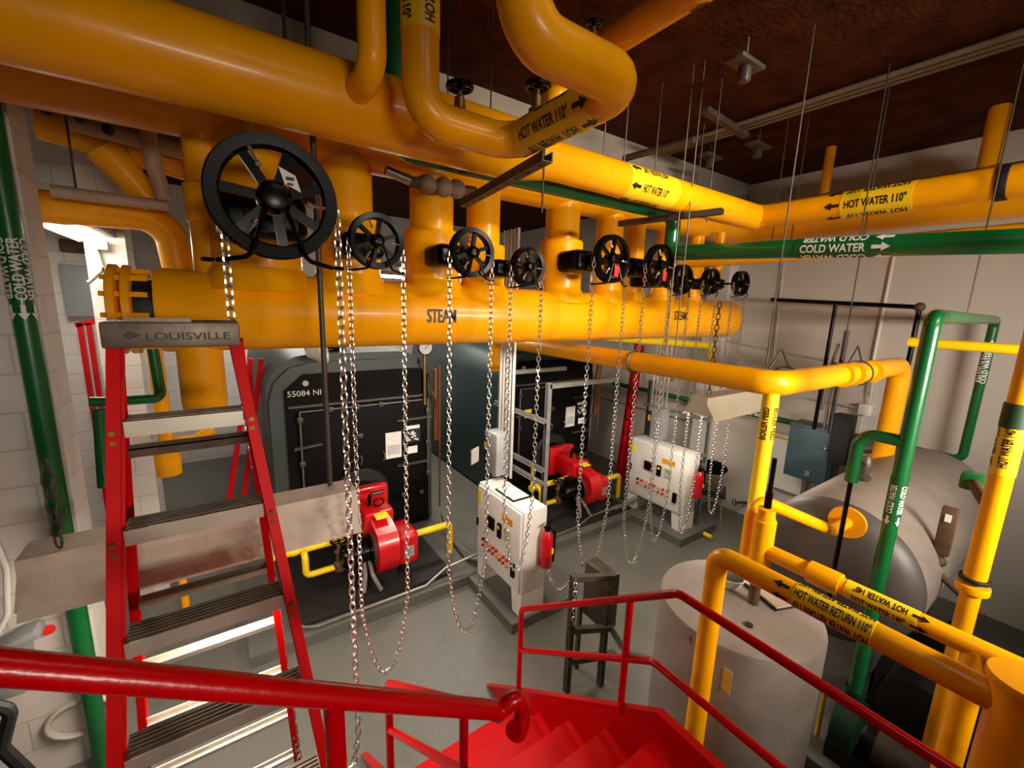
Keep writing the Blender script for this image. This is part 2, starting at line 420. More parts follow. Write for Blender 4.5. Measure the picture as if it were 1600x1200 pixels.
# ------------------------------------------------------------------ chain-wheel valves
def chain_valve(i, label, tagc=None):
    c = px(*WPX[i], Y=WY[i]); R = WR[i]; y0 = HY-JR[i]*.9
    t = thing('chain_wheel_valve', label, 'valve', (c.x, y0, c.z-R), 'chain wheel valves along the steam header')
    b = R*.5
    big = i in (0, 1, 2, 4)
    L = (y0-c.y)
    mb = MB().box((c.x, y0-L*.24+.03, c.z), (b*3.3, L*.5+.06, b*1.9), b*.5, seg=4)
    mb.build('bonnet', BLK, t)
    mb = MB().cyl((c.x, y0-L*.45, c.z), (c.x, y0-L*.55, c.z), b*.75, seg=16)
    for k in range(8):
        a = k*math.pi/4
        mb.cyl((c.x+math.cos(a)*b*.62, y0-L*.42, c.z+math.sin(a)*b*.62), (c.x+math.cos(a)*b*.62, y0-L*.6, c.z+math.sin(a)*b*.62), b*.12, seg=6)
    mb.build('bonnet_flange', BLK, t)
    mb = MB()
    for sx in (-1, 1): mb.bar((c.x+sx*b*.45, y0-L*.5, c.z), (c.x+sx*b*.22, c.y+.03, c.z), b*.22, b*.3)
    mb.cyl((c.x, y0-L*.5, c.z), (c.x, c.y-.05, c.z), R*.075, seg=10)
    mb.build('yoke', BLK, t)
    # wheel: grooved rim, spokes, hub
    mb = MB().lathe((c.x, c.y-.03, c.z), (0, 1, 0), [(0, R*.80), (-.004, R*.97), (.01, R), (.024, R*.93), (.036, R*.93), (.05, R), (.064, R*.97), (.06, R*.80), (.03, R*.76), (0, R*.80)], 48)
    mb.f = mb.f[:-2]; mb.m = mb.m[:-2]
    ns = 7 if i == 0 else 6 if big else 5
    for k in range(ns):
        a = 2*math.pi*k/ns+.35; d = V((math.cos(a), 0, math.sin(a)))
        mb.bar(c+d*R*.2, c+d*R*.82, .022, R*.15, up=V((-math.sin(a), 0, math.cos(a))))
    wh = mb.build('handwheel', BLK, t)
    MB().lathe((c.x, c.y-.055, c.z), (0, 1, 0), [(0, R*.12), (.005, R*.2), (.03, R*.27), (.09, R*.27), (.1, R*.2)], 20).build('hub', BLK, wh)
    # zinc hook bolts clamping the rim
    for k in range(3):
        a = 2*math.pi*k/3+2.0; d = V((math.cos(a), 0, math.sin(a)))
        MB().tube([c+d*R*.52+V((0, -.032, 0)), c+d*R*.78+V((0, -.036, 0))], R*.03, 6).sphere(c+d*R*.52+V((0, -.034, 0)), R*.055, 8).build('hook_bolt', CHROME, wh)
    for sx in (-1, 1):
        e = V((c.x+sx*R*1.0, c.y-.0, c.z-R*1.08))
        MB().tube([(c.x+sx*R*.15, c.y-.05, c.z-R*.2), (c.x+sx*R*.42, c.y-.06, c.z-R*1.0), e-V((sx*R*.12, 0, 0))], R*.04, 8, R*.2).torus(e, (0, 0, 1), R*.07, R*.035, 14, 6).build('chain_guide', BLK, t)
    if tagc == 'red':
        MB().prism([c+V((-R*.1, -.06, -R*.2)), c+V((R*.16, -.06, -R*.34)), c+V((R*.12, -.06, -R*.75)), c+V((-R*.12, -.06, -R*.72))], (0, -.003, 0)).build('tag', REDTAG, t)
    if tagc == 'paper':
        o = c+V((R*.12, -.02, R*.18))
        tg = MB().prism([o+V((-.008, 0, .075)), o+V((.05, 0, .05)), o+V((.068, 0, -.01)), o+V((.01, 0, .015))], (0, -.003, 0)).build('tag', PAPER, t)
        MB().box(o+V((.03, -.006, .035)), (.03, .002, .012)).box(o+V((.03, -.006, .015)), (.022, .002, .008)).build('print', TXT, tg)
    return t
vl = ['largest black chain wheel valve, leftmost, carrying a white paper tag', 'second black chain wheel valve from the left, with a deep chain loop', 'third black chain wheel valve from the left, above the STEAM lettering', 'small black chain wheel valve fourth from the left', 'black chain wheel valve fifth from the left, with a red tag on its hub', 'black chain wheel valve half hidden by the green pipe elbow, with a red tag', 'black chain wheel valve just right of the red-tagged wheel at the green elbow', 'second chain wheel valve from the right end of the row', 'rightmost small chain wheel valve at the end of the row']
for i in range(9):
    chain_valve(i, vl[i], 'paper' if i == 0 else 'red' if i in (4, 5) else None)

# chains
def links(mb, path, pitch, wire):
    L = [0]
    for a, b in zip(path, path[1:]): L.append(L[-1]+(b-a).length)
    n = int(L[-1]/pitch); j = 0
    for k in range(n):
        s = (k+.5)*pitch
        while j < len(L)-2 and L[j+1] < s: j += 1
        t = (s-L[j])/max(1e-6, L[j+1]-L[j]); p = path[j].lerp(path[j+1], t); d = (path[j+1]-path[j]).normalized()
        e1, e2 = frame(d); 
        a0 = .785+(math.pi/2 if k % 2 else 0)
        w_ = e1*math.cos(a0)+e2*math.sin(a0)
        hl = pitch*.62; hw = pitch*.34
        pts = []
        for q in range(10):
            an = 2*math.pi*q/10
            pts.append(p+d*(math.copysign(abs(math.cos(an))**.7, math.cos(an))*hl)+w_*(math.sin(an)*hw))
        mb.tube(pts, wire, 4, closed=True)
def chain_loop(label, a, b, zbot, pitch=.034, wire=.0042, group='operating chains hanging from the valve wheels', pull=None):
    a = V(a); b = V(b); mid = (a+b)/2; w2 = (b-a)/2
    path = []
    hang = min(.5, (a.z-zbot)*.3)
    for z in [a.z-k*.1 for k in range(int((a.z-zbot-hang)/.1)+1)]: path.append(V((a.x, a.y, z)))
    z0 = path[-1].z
    for k in range(1, 16):
        t = -math.cos(math.pi*k/16)
        dz = (1-abs(t)**2.2)
        path.append(mid+w2*t-V((0, 0, mid.z-(z0-(z0-zbot)*dz))))
    path += [V((b.x, b.y, p.z)) for p in path[:len(path)-15][::-1]]
    path[-1].z = b.z
    mb = MB(); links(mb, path, pitch, wire)
    o = mb.build('operating_chain', CHROME, ang=60)
    return tag(o, label, 'chain', group)
CB = [1075, 1050, 985, 880, 900, 880, 842, 835, 803]
CBX = [480, 605, 730, 835, 905, 987, 1030, 1060, 1112]
cl = ['heavy zinc chain of the largest wheel', 'zinc chain hanging from the second wheel in a deep U loop over the floor', 'zinc chain of the third wheel, looping just left of the near white cabinet', 'zinc chain of the fourth wheel, hanging in front of the near white cabinet', 'zinc chain of the fifth wheel, hanging right of the near strut rack', 'zinc chain of the sixth wheel, looping low before the far white cabinet', 'zinc chain of the seventh wheel, across the left half of the far white cabinet', 'zinc chain of the eighth wheel, across the right edge of the far white cabinet', 'zinc chain of the last wheel, looping in front of the black chair']
mb = MB()
c = px(*WPX[0], Y=WY[0])
lft = [px(347, 325, Y=WY[0]), px(362, 500, Y=1.97), px(392, 690, Y=1.96), px(417, 842, Y=1.98), px(440, 1000, Y=2.0), px(468, 1190, Y=2.02)]
links(mb, [V((c.x+WR[0], WY[0], c.z)), V((c.x+WR[0], WY[0], .6)), V((c.x+WR[0]-.03, WY[0], .42)), V((lft[-1].x+.04, 2.02, .36))]+lft[::-1], .042, .0046)
tag(mb.build('operating_chain', CHROME, ang=60), 'heavy zinc chain of the largest wheel, passing behind the ladder', 'chain', 'operating chains hanging from the valve wheels')
for i in range(1, 9):
    c = px(*WPX[i], Y=WY[i]); R = WR[i]
    zb = px(CBX[i], CB[i], Y=WY[i]).z
    chain_loop(cl[i], c+V((-R*1.0, 0, 0)), c+V((R*1.0, 0, 0)), zb, .036, .0042 if i == 0 else .0036)

# ------------------------------------------------------------------ overhead yellow pipes
P3R = .108; P1R = .155
a3 = px(1180, 345, Y=2.1); X3 = a3.x; Z3 = px(1000, 290, Y=2.1).z
p2 = pipe('riser_collecting_main', 'yellow collecting main behind, running level on top of all the risers', 'pipe', [(-2.4, HY, P2Z), (5.35, HY, P2Z), (5.35, .6, P2Z)], P2R, YEL, .3, 36)

# the fat hot water main along the valves, thinner after the corner, and its feeder
hw = thing('hot_water_main', 'fattest overhead yellow main nearest the ceiling at left, turning right at the corner by the wall', 'pipe', (-2.4, 2.1, Z3-P1R))
yend = px(1562, 288, X=X3).y-.2
xr0, xr1 = px(800, 232, Y=2.1).x, px(862, 250, Y=2.1).x
MB().lathe((-2.4, 2.1, Z3), (1, 0, 0), [(0, P1R), (xr0+2.4, P1R), (xr1+2.4, P3R), (X3-.1+2.4, P3R)], 44).build('pipe_wall', YEL, hw)
MB().tube(fillet([(X3-.16, 2.1, Z3), (X3, 2.1, Z3), (X3, 1.94, Z3)], .14), [P3R]*4+[.106]*2+[.1]*2+[.096]*2, 36).build('corner_elbow', YEL, hw)
MB().tube([(X3, 1.96, Z3), (X3, yend, Z3)], .096, 36).build('side_run', YEL, hw)
c_ = px(581, 60, Y=1.8)
pipe('feeder_pipe', 'slim shiny yellow pipe dropping beside the green riser into the fat main', 'pipe', [(c_.x, 1.8, 4.6), (c_.x, 1.8, Z3+.01), (c_.x-.02, 2.02, Z3+.0)], .053, YEL, .09, 28)
l0 = px(990, 280, Y=2.1-P3R*.7); l1 = px(1050, 298, Y=2.1-P3R*.7)
rows110 = lambda h, L, ar: [('HOT WATER 110°', 0.15, False, h, L, ar), ('HOT WATER 110°', 1.25, True, h, L, -ar), ('HOT WATER 110°', -.95, True, h, L, -ar), ('HOT WATER 110°', 2.6, False, h, L, ar)]
pipe_label(hw, (l0.x-.05, 2.1, Z3), (l1.x+.06, 2.1, Z3), P3R+.0005, rows110(.05, .26, -1), YBAND, TXT, phi0=-.2)
e0 = px(1320, 318, X=X3); e1_ = px(1432, 305, X=X3)
pipe_label(hw, (X3, e0.y, Z3), (X3, e1_.y, Z3), .0965, rows110(.055, .36, -1), YBAND, TXT, phi0=-.1)

# pipe A: expansion loop nearest the viewer
AR = .072
YA = 1.72
zA = px(700, 196, Y=YA).z
xa0 = px(657, 100, Y=YA).x; xa1 = px(800, 220, Y=YA).x
ya2 = 1.02
ex = px(982, 127, X=xa1); ya2 = ex.y
xa3 = px(815, 30, Y=ya2).x
lp = pipe('expansion_loop_pipe', 'shiny yellow loop pipe dropping from the ceiling, bending towards the viewer and rising again', 'pipe',
          [(xa0, YA, 4.6), (xa0, YA, zA), (xa1, YA, zA), (xa1, ya2, zA), (xa3, ya2, zA), (xa3, ya2, 4.6)], AR, YEL, .11, 36)
f0 = px(815, 205, X=xa1).y; f1 = px(935, 150, X=xa1).y
pipe_label(lp, (xa1, f0, zA), (xa1, f1, zA), AR, rows110(.042, .3, 1), YBAND, TXT, phi0=.1)
g0 = px(665, 60, Y=YA).z
pipe_label(lp, (xa0, YA, g0), (xa0, YA, g0+.34), AR, [('HOT WATER 110°', -.5, False, .04, .30, 0), ('HOT WATER 110°', .7, True, .04, .30, 0), ('HOT WATER 110°', 2.4, False, .04, .30, 0)], YBAND, TXT)

# high cross pipe near ceiling
h0 = px(935, 78, Z=4.3); h1 = px(1130, -45, Z=4.3)
hx = h0.x
hp = pipe('high_cross_pipe', 'yellow pipe just below the ceiling passing behind the loop towards the top edge', 'pipe', [(hx, 2.3, 3.95), (hx, 2.3, 4.3), (hx, -.4, 4.3)], .075, YEL, .13)
yy = px(1090, 25, X=hx).y
pipe_label(hp, (hx, yy, 4.3), (hx, yy-.5, 4.3), .0755, [('HOT WATER 110°', .2, False, .05, .36, -1), ('HOT WATER 110°', -1.2, True, .05, .36, 2)], YBAND, TXT)

# second lower pipe along right side (behind green)
yb = px(1230, 397, X=4.35)
pipe('lower_cross_pipe', 'yellow pipe running level just behind and below the green cold water pipe at the right', 'pipe', [(4.35, HY, yb.z), (4.35, .3, yb.z+.02)], .075, YEL)
# yellow vertical stubs above right pipe
for (x_, y_, lab) in ((1288, 300, 'short yellow upright stub pipe reaching the ceiling edge, left of the two at upper right'), (1545, 250, 'thicker yellow upright stub pipe reaching the ceiling at the far upper right')):
    p = px(x_, y_, X=5.35)
    pipe('stub_pipe', lab, 'pipe', [(5.35, p.y, P2Z), (5.35, p.y, 4.6)], .045 if x_ < 1400 else .065, YEL, group='stub pipes at upper right')
# drop beside wall
dp = px(1128, 360, Y=2.75)
pipe('small_drop_pipe', 'thin yellow drop pipe beside the rightmost wheels', 'pipe', [(dp.x, 2.75, 3.75), (dp.x, 2.75, 3.2)], .05, YEL)

# ------------------------------------------------------------------ green cold water line
GR = .062
GY = 2.42
zg = px(810, 277, Y=GY).z
xg0 = px(618, 120, Y=GY).x; xg1 = px(1053, 340, Y=GY).x
zg2 = px(1075, 393, X=xg1).z; ge = px(1592, 379, X=xg1)
gr = pipe('cold_water_pipe', 'long green cold water pipe with elbows, running under the fat main to the right edge', 'pipe',
          [(xg0, GY, 4.6), (xg0, GY, zg), (xg1, GY, zg), (xg1, GY, zg2), (xg1, ge.y-.15, ge.z)], GR, GRN, .1, 28)
k0 = px(1245, 392, X=xg1).y; k1 = px(1372, 388, X=xg1).y
zk = lambda y: zg2+(ge.z-zg2)*(GY-y)/(GY-ge.y+.15)
pipe_label(gr, (xg1, k0, zk(k0)), (xg1, k1, zk(k1)), GR+.001, [('COLD WATER', .0, False, .05, .36, 1), ('COLD WATER', 1.0, True, .05, .36, -2), ('COLD WATER', -1.1, True, .05, .36, -2)], GBAND, WTXT, phi0=-.05)

# right hand green main
ym = px(1555, 500, X=5.85).y; zt = px(1555, 500, X=5.85).z
xm = 3.1; gm0 = px(1437, 600, X=xm); gmy = gm0.y; gmz = px(1465, 494, X=xm).z
gm = pipe('cold_water_main', 'green cold water main standing in front of the horizontal grey tank, arched over to the wall', 'pipe',
          [(xm, gmy, .6), (xm, gmy, gmz), (5.85, ym, zt), (5.85, ym, px(1500, 718, X=5.85).z), (5.85, 5.2, px(1500, 718, X=5.85).z)], .037, GRN, .07, 26)
zc0 = px(1395, 812, X=xm).z; zc1 = px(1410, 745, X=xm).z
pipe_label(gm, (xm, gmy, zc0), (xm, gmy, zc1), .0375, [('COLD WATER', .45, False, .03, .17, -1), ('COLD WATER', -.85, True, .03, .17, 1)], GBAND, WTXT)
pipe_label(gm, (5.85, ym, px(1540, 600, X=5.85).z), (5.85, ym, px(1543, 548, X=5.85).z), .0375, [('COLD WATER', -.3, False, .045, .3, 1), ('COLD WATER', .8, True, .045, .3, 0)], GBAND, WTXT)
yw0 = px(1150, 660, X=5.85).y
zw = px(1500, 718, X=5.85).z
pipe_label(gm, (5.85, yw0, zw), (5.85, yw0-.5, zw), .0375, [('COLD WATER', .0, False, .05, .36, 0)], GBAND, WTXT)
bz = px(1412, 690, X=xm).z; by = px(1342, 685, X=xm).y
br = pipe('branch_pipe', 'short green branch pipe teed off the green main and turning down to a black pipe', 'pipe', [(xm, gmy, bz), (xm, by, bz), (xm, by, px(1330, 752, X=xm).z)], .034, GRN, .09, 24)
MB().cyl((xm, by, px(1330, 750, X=xm).z), (xm, by, .9), .013, seg=12).build('black_nipple', BLK, br)

# left green pipe on the white pier
lx = px(110, 900, Y=3.18).x
gl = pipe('cold_water_riser', 'green cold water riser on the white block wall at the left edge', 'pipe', [(lx, 3.18, 0), (lx, 3.18, 4.6)], .045, GRN)
pipe_label(gl, (lx, 3.18, px(25, 465, Y=3.18).z), (lx, 3.18, px(15, 375, Y=3.18).z), .0455, [('COLD WATER', .0, False, .042, .3, -1), ('COLD WATER', 1.0, True, .042, .3, 1), ('COLD WATER', -1.0, True, .042, .3, 1)], GBAND, WTXT)

# ------------------------------------------------------------------ pipe G: boiler line over the far boiler, with feed drop
GX, GYY = 2.95, 1.31
gcor = px(1213, 600, X=GX); gz = gcor.z; GYY = gcor.y
gs = px(775, 540, X=GX)
G5 = 5.3
pg = pipe('steam_branch_pipe', 'yellow branch pipe from the far boiler, turning right and dropping into the horizontal tank', 'pipe',
          [(GX, gs.y, gz-.4), (GX, gs.y, gz), (GX, GYY, gz), (G5, 1.2, gz), (G5, 1.2, 1.40)], .083, YEL, .12, 30)
MB().torus((GX, GYY+1.15, gz), (0, 1, 0), .095, .01, 28, 6).build('clamp', DSTEEL, pg)
for x in (3.9, 4.1, 4.45): ring(pg, (x, GYY-(x-GX)*.047, gz), (1, -.047, 0), .092, .02, YEL, 'band')
ring(pg, (G5, 1.2, 1.5), (0, 0, 1), .15, .05, YEL, 'flange')
bfp = px(1202, 640, X=GX+.03)
bf = pipe('boiler_feed_pipe', 'upright yellow boiler feed pipe standing behind the grey upright tank', 'pipe', [(bfp.x, bfp.y, gz-.02), (bfp.x, bfp.y, 0)], .048, YELB)
pipe_label(bf, (bfp.x, bfp.y, gz-.42), (bfp.x, bfp.y, gz-.12), .0485, [('BOILER FEED', .35, False, .038, .22, 0), ('BOILER FEED', -.95, True, .038, .22, 0)], YBAND, TXT)
ring(bf, (bfp.x, bfp.y, 1.35), (0, 0, 1), .056, .02, YELB, 'coupling')

# ------------------------------------------------------------------ right foreground yellow pipes
EX = 1.9
ee = px(1122, 866, X=EX)
ef = px(1575, 1078, X=EX)
pe = pipe('hot_water_return_pipe', 'yellow HOT WATER RETURN pipe in the right foreground, elbowed down beside the upright tank', 'pipe',
          [(EX, ee.y, 0), (EX, ee.y, ee.z), (EX, ef.y-.02, ee.z)], .048, YEL, .06, 28)
m0 = px(1245, 920, X=EX).y; m1 = px(1368, 985, X=EX).y
pipe_label(pe, (EX, m0, ee.z), (EX, m1, ee.z), .0485, [('HOT WATER RETURN 110°', .1, False, .034, .25, -1), ('HOT WATER RETURN 110°', 1.15, True, .034, .25, 0), ('HOT WATER RETURN 110°', -.95, True, .034, .25, 1)], YBAND, TXT, phi0=.1)
FX = 2.5
ft = px(1190, 852, X=FX)
pf = thing('hot_water_supply_pipe', 'yellow HOT WATER 140 pipe standing on the upright tank with a side run', 'pipe', (FX, ft.y, 1.3))
fz = ft.z-.02
MB().cyl((FX, ft.y, 1.34), (FX, ft.y, fz+.2), .05, seg=24).build('riser', YEL, pf)
MB().cyl((FX, ft.y, 1.2), (FX, ft.y, 1.36), .03, seg=16).build('nipple', RUST, pf)
MB().lathe((FX, ft.y, fz-.09), (0, 0, 1), [(0, .05), (.005, .058), (.27, .058), (.28, .046), (.34, .045), (.345, .02)], 24).build('tee', YEL, pf)
MB().tube([(FX, ft.y, fz), (FX, -.15, fz)], .043, 24).build('side_run', YEL, pf)
cy = px(1290, 893, X=FX).y
ring(pf, (FX, cy, fz), (0, 1, 0), .058, .14, YEL, 'coupling')
n0_ = px(1325, 905, X=FX).y; n1_ = px(1440, 950, X=FX).y
pipe_label(pf, (FX, n0_, fz), (FX, n1_, fz), .0435, [('HOT WATER 140°', .35, True, .032, .2, -1), ('HOT WATER 140°', -.75, False, .032, .2, 1), ('HOT WATER 140°', 1.9, False, .032, .2, 1)], YBAND, TXT)
# black valve stem on the tee
zt2 = fz+.25
MB().cyl((FX, ft.y, zt2), (FX, ft.y, zt2+.1), .02, seg=10).cyl((FX, ft.y, zt2+.08), (FX, ft.y, zt2+.3), .013, seg=8).build('valve_stem', BLK, pf)
# curved pipe to tank flange
TX0, TX1, TY, TZ, TR = 3.5, 5.75, .95, 1.12, .5
fl = px(1322, 817, X=TX0-.14)
pc = pipe('tank_inlet_pipe', 'yellow bent pipe ending in a round flange on the head of the horizontal tank', 'pipe',
          [(FX+.05, ft.y+.1, fz-.1), (FX+.05, ft.y+.1, fz+.19), (FX+.15, ft.y+.08, fz+.22), (fl.x-.16, fl.y+.02, fl.z-.02), (fl.x+.02, fl.y, fl.z)], .036, YEL, .09, 22)
ring(pc, fl+V((.02, 0, 0)), (1, .1, 0), .105, .03, YEL, 'flange')
# right edge uprights
v1 = px(1569, 725, d=2.1)
v1b = px(1525, 905, X=v1.x)
pv = pipe('upright_hot_water_pipe', 'upright yellow hot water pipe at the right edge with black joint at its foot', 'pipe', [(v1.x, v1.y, v1b.z), (v1.x, v1.y, 4.0)], .045, YEL)
pipe_label(pv, (v1.x, v1.y, px(1570, 742, X=v1.x).z), (v1.x, v1.y, px(1590, 655, X=v1.x).z), .0455, [('HOT WATER 140°', .15, False, .036, .2, 0), ('HOT WATER 140°', 1.3, True, .036, .2, 0)], YBAND, TXT)
ring(pv, (v1.x, v1.y, v1b.z), (0, 0, 1), .06, .02, BLKM, 'joint')
ring(pv, (v1.x, v1.y, v1b.z-.05), (0, 0, 1), .066, .04, YEL, 'flange')
MB().tube([(v1.x, v1.y, v1b.z-.05), (v1.x, v1.y, 0)], .04, 22).build('lower_leg', YEL, pv)
v3 = px(1540, 968, X=FX)
pipe('supply_drop_pipe', 'yellow drop pipe below the HOT WATER 140 side run near the right edge', 'pipe', [(FX, v3.y, fz), (FX, v3.y, 0)], .045, YEL)
v2 = px(1590, 1080, X=EX)
pv2 = pipe('foreground_upright_pipe', 'fat yellow upright pipe in the bottom right corner with a flange on top', 'pipe', [(EX, v2.y-.02, 0), (EX, v2.y-.02, ee.z+.09)], .075, YEL)
ring(pv2, (EX, v2.y-.02, ee.z+.09), (0, 0, 1), .092, .03, YEL, 'flange')
# green collar pipe and small valve bits near the right edge
gk = px(1520, 752, d=2.5)
sv = thing('side_valve', 'small green and rusty valve stub beside the thick upright pipe at the right', 'valve', gk)
MB().box(gk, (.1, .1, .1), .015).build('green_body', GRN, sv)
MB().cyl(gk, V((v1.x, v1.y, gk.z-.02)), .03, seg=12).build('nipple', RUST, sv)
gk2 = px(1592, 648, d=1.95)
# level gauge on tank
lg = px(1478, 830, X=3.9)
lgt = thing('level_gauge', 'brown rectangular level gauge plate on a pipe in front of the horizontal tank', 'gauge', lg-V((0, 0, .3)))
MB().box(lg, (.05, .08, .34), .008).build('plate', RUST, lgt)
MB().box(lg+V((-.03, 0, .1)), (.01, .03, .05)).build('dial_plate', PAPER, lgt)
MB().tube([lg-V((0, 0, .16)), lg-V((0, 0, .3)), lg+V((-.1, -.25, -.42))], .022, 10, .04).sphere(lg-V((0, 0, .22)), .04, 10).build('elbow', RUST, lgt)

# ------------------------------------------------------------------ tanks
ut = thing('upright_tank', 'upright round grey tank beside the red stair', 'tank', (2.44, 1.07, 0))
UR, UZ = .44, 1.2
MB().lathe((2.44, 1.07, 0), (0, 0, 1), [(0, UR*.98), (.02, UR), (UZ-.03, UR), (UZ-.008, UR*.985), (UZ, UR*.95), (UZ+.002, .01)], 56).build('shell', TANKG, ut)
hole = px(1170, 978, Z=UZ)
MB().cyl(hole+V((0, 0, -.01)), hole+V((0, 0, .012)), .02, seg=12).build('plug', BLKM, ut)
pp = px(1092, 985, d=2.35)
MB().box((2.44-UR*.93, 1.07-UR*.36, 1.02), (.004, .09, .13), rot=None).build('name_plate', ALUF, ut)
plate_c = px(1195, 922, Z=UZ+.02)
tp = thing('metal_plate', 'loose bright metal plate lying on top of the upright tank', 'plate', plate_c-V((0, 0, .015)))
mb = MB(); rt = Matrix.Rotation(-.35, 3, 'Z'); mb.box(plate_c, (.13, .3, .012), .003, rt); mb.build('sheet', ALUF, tp)
mb = MB(); mb.box(plate_c-V((0, 0, .011)), (.14, .31, .01), .002, rt); mb.build('backing', BLKM, tp)
bw = px(1140, 915, Z=UZ)
bo = thing('bowl', 'white plastic bowl with dark lining standing on top of the upright tank', 'bowl', bw)
MB().lathe(bw+V((0, 0, .002)), (0, 0, 1), [(0, .04), (.005, .055), (.07, .085), (.075, .088), (.075, .08), (.012, .05), (.01, .01)], 28).build('bowl_body', WPAINT, bo)
MB().lathe(bw+V((0, 0, .03)), (0, 0, 1), [(0, .06), (.03, .076), (.034, .05), (.036, .01)], 20).build('contents', BLKM, bo)

ht = thing('horizontal_tank', 'horizontal grey storage tank along the right side with a dark domed head', 'tank', (TX0, TY, 0))
MB().lathe((TX0, TY, TZ), (1, 0, 0), [(0, TR), (TX1-TX0, TR), (TX1-TX0+.12, TR*.8), (TX1-TX0+.18, TR*.4), (TX1-TX0+.19, .01)], 64).build('shell', TANKG, ht)
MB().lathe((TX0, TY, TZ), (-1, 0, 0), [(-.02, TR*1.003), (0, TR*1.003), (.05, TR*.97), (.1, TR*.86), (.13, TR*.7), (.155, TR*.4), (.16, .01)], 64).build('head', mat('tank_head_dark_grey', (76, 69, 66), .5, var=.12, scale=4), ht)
for x in (TX0+.3, TX1-.3):
    MB().boxp((x-.05, TY-.28, 0), (x+.05, TY+.28, TZ-.42)).build('saddle', PAD, ht)
for i_, (x_, y_) in enumerate(((1350, 770),)):
    p = px(x_, y_, X=3.75)
rv = px(1342, 745, X=4.2)
rvt = thing('relief_valve', 'dark relief valve standing on top of the horizontal tank', 'valve', (4.15, TY+.08, TZ+TR-.01))
MB().lathe((4.15, TY+.08, TZ+TR-.02), (0, 0, 1), [(0, .03), (.03, .05), (.05, .05), (.06, .03), (.14, .045), (.2, .03), (.22, .015)], 16).build('body', DSTEEL, rvt)
MB().tube([(4.15, TY+.08, TZ+TR+.12), (4.02, TY+.08, TZ+TR+.18)], .012, 8).build('lever', BLK, rvt)

# ------------------------------------------------------------------ black vent pipes on right wall
bk_y = 1.195; bX = 5.5
bc = px(1437, 480, X=bX); bl = px(1205, 468, X=bX)
bp_ = thing('black_vent_pipe', 'black pipe frame high on the right wall, dropping down in front of the grey tank', 'pipe', bl)
MB().tube([bl, bc, px(1392, 700, X=bX)], .022, 12, .03).build('pipe_wall', BLK, bp_)
MB().sphere(bc, .045, 12).build('elbow', RUST, bp_)
MB().tube([px(1306, 474, X=bX), px(1272, 670, X=bX)], .02, 12).build('drop', BLK, bp_)
# wall conduits
def conduit(label, pts, r=.014, m=None, group='wall conduits', bend=.06, name='conduit', cat='conduit', seg=8):
    o = MB().tube(pts, r, seg, bend).build(name, m or STEEL); return tag(o, label, cat, group)
WX = 6.075
conduit('pale conduit running down the right wall behind the black pipe frame', [px(1398, 395, X=WX), px(1366, 555, X=WX), px(1355, 618, X=WX)], .016, WPAINT)
conduit('grey conduit running down the right wall near the corner, left of the black frame', [px(1236, 300, X=WX), px(1209, 560, X=WX)], .02, OFFW)
conduit('horizontal pale conduit crossing the right wall behind the yellow branch pipe', [px(1130, 532, X=WX), px(1290, 563, X=WX)], .012, OFFW)
jb = px(1352, 640, X=6.04)
t = thing('junction_box', 'small white junction box on the right wall above the tank', 'electrical box', jb-V((0, 0, .06)))
MB().box(jb, (.1, .11, .13), .008).build('body', WPAINT, t)
MB().tube([jb+V((0, .02, -.06)), jb+V((0, .02, -.45))], .012, 8).tube([jb+V((0, -.02, .06)), jb+V((0, -.02, .45))], .012, 8).tube([jb+V((0, .05, 0)), jb+V((0, .6, .02))], .01, 8).build('conduit', OFFW, t)
# blue-grey cabinet and white panel on wall
b0 = px(1242, 764, X=5.62); b1 = px(1300, 680, X=5.62)
bb = px(1265, 706, X=5.5)
t = thing('starter_cabinet', 'blue-grey metal starter cabinet on the right wall above the tank', 'cabinet', (5.75, bb.y, bb.z-.35))
MB().boxp((5.5, bb.y-.22, bb.z-.35), (5.79, bb.y+.24, bb.z+.3), .01).build('body', BLUEC, t)
dr = MB().boxp((5.475, bb.y-.2, bb.z-.33), (5.498, bb.y+.22, bb.z+.27), .006).build('door', BLUEC, t)
MB().tube([(5.475, bb.y-.12, bb.z+.08), (5.44, bb.y-.16, bb.z+.1)], .012, 8).build('handle', STEEL, dr)
MB().boxp((5.46, bb.y-.05, bb.z-.28), (5.474, bb.y+.0, bb.z-.22)).build('latch', STEEL, dr)
wb = px(1227, 722, X=5.92)
t = thing('wall_panel', 'white control panel with orange top strip and dark screen on the right wall', 'control panel', (5.9, wb.y, wb.z-.4))
MB().boxp((5.92, wb.y-.22, wb.z-.38), (6.09, wb.y+.22, wb.z+.34), .008).build('body', WPAINT, t)
MB().boxp((5.91, wb.y-.22, wb.z+.29), (5.92, wb.y+.22, wb.z+.32)).build('stripe', ORNG, t)
scn = MB().boxp((5.908, wb.y-.2, wb.z-.1), (5.92, wb.y-.02, wb.z+.04)).build('screen', mat('dark_screen', (14, 20, 40), .2), t)
MB().box((5.904, wb.y-.1, wb.z-.03), (.006, .05, .03)).build('readout', mat('blue_readout', (90, 120, 230), .3, emit=1), scn)
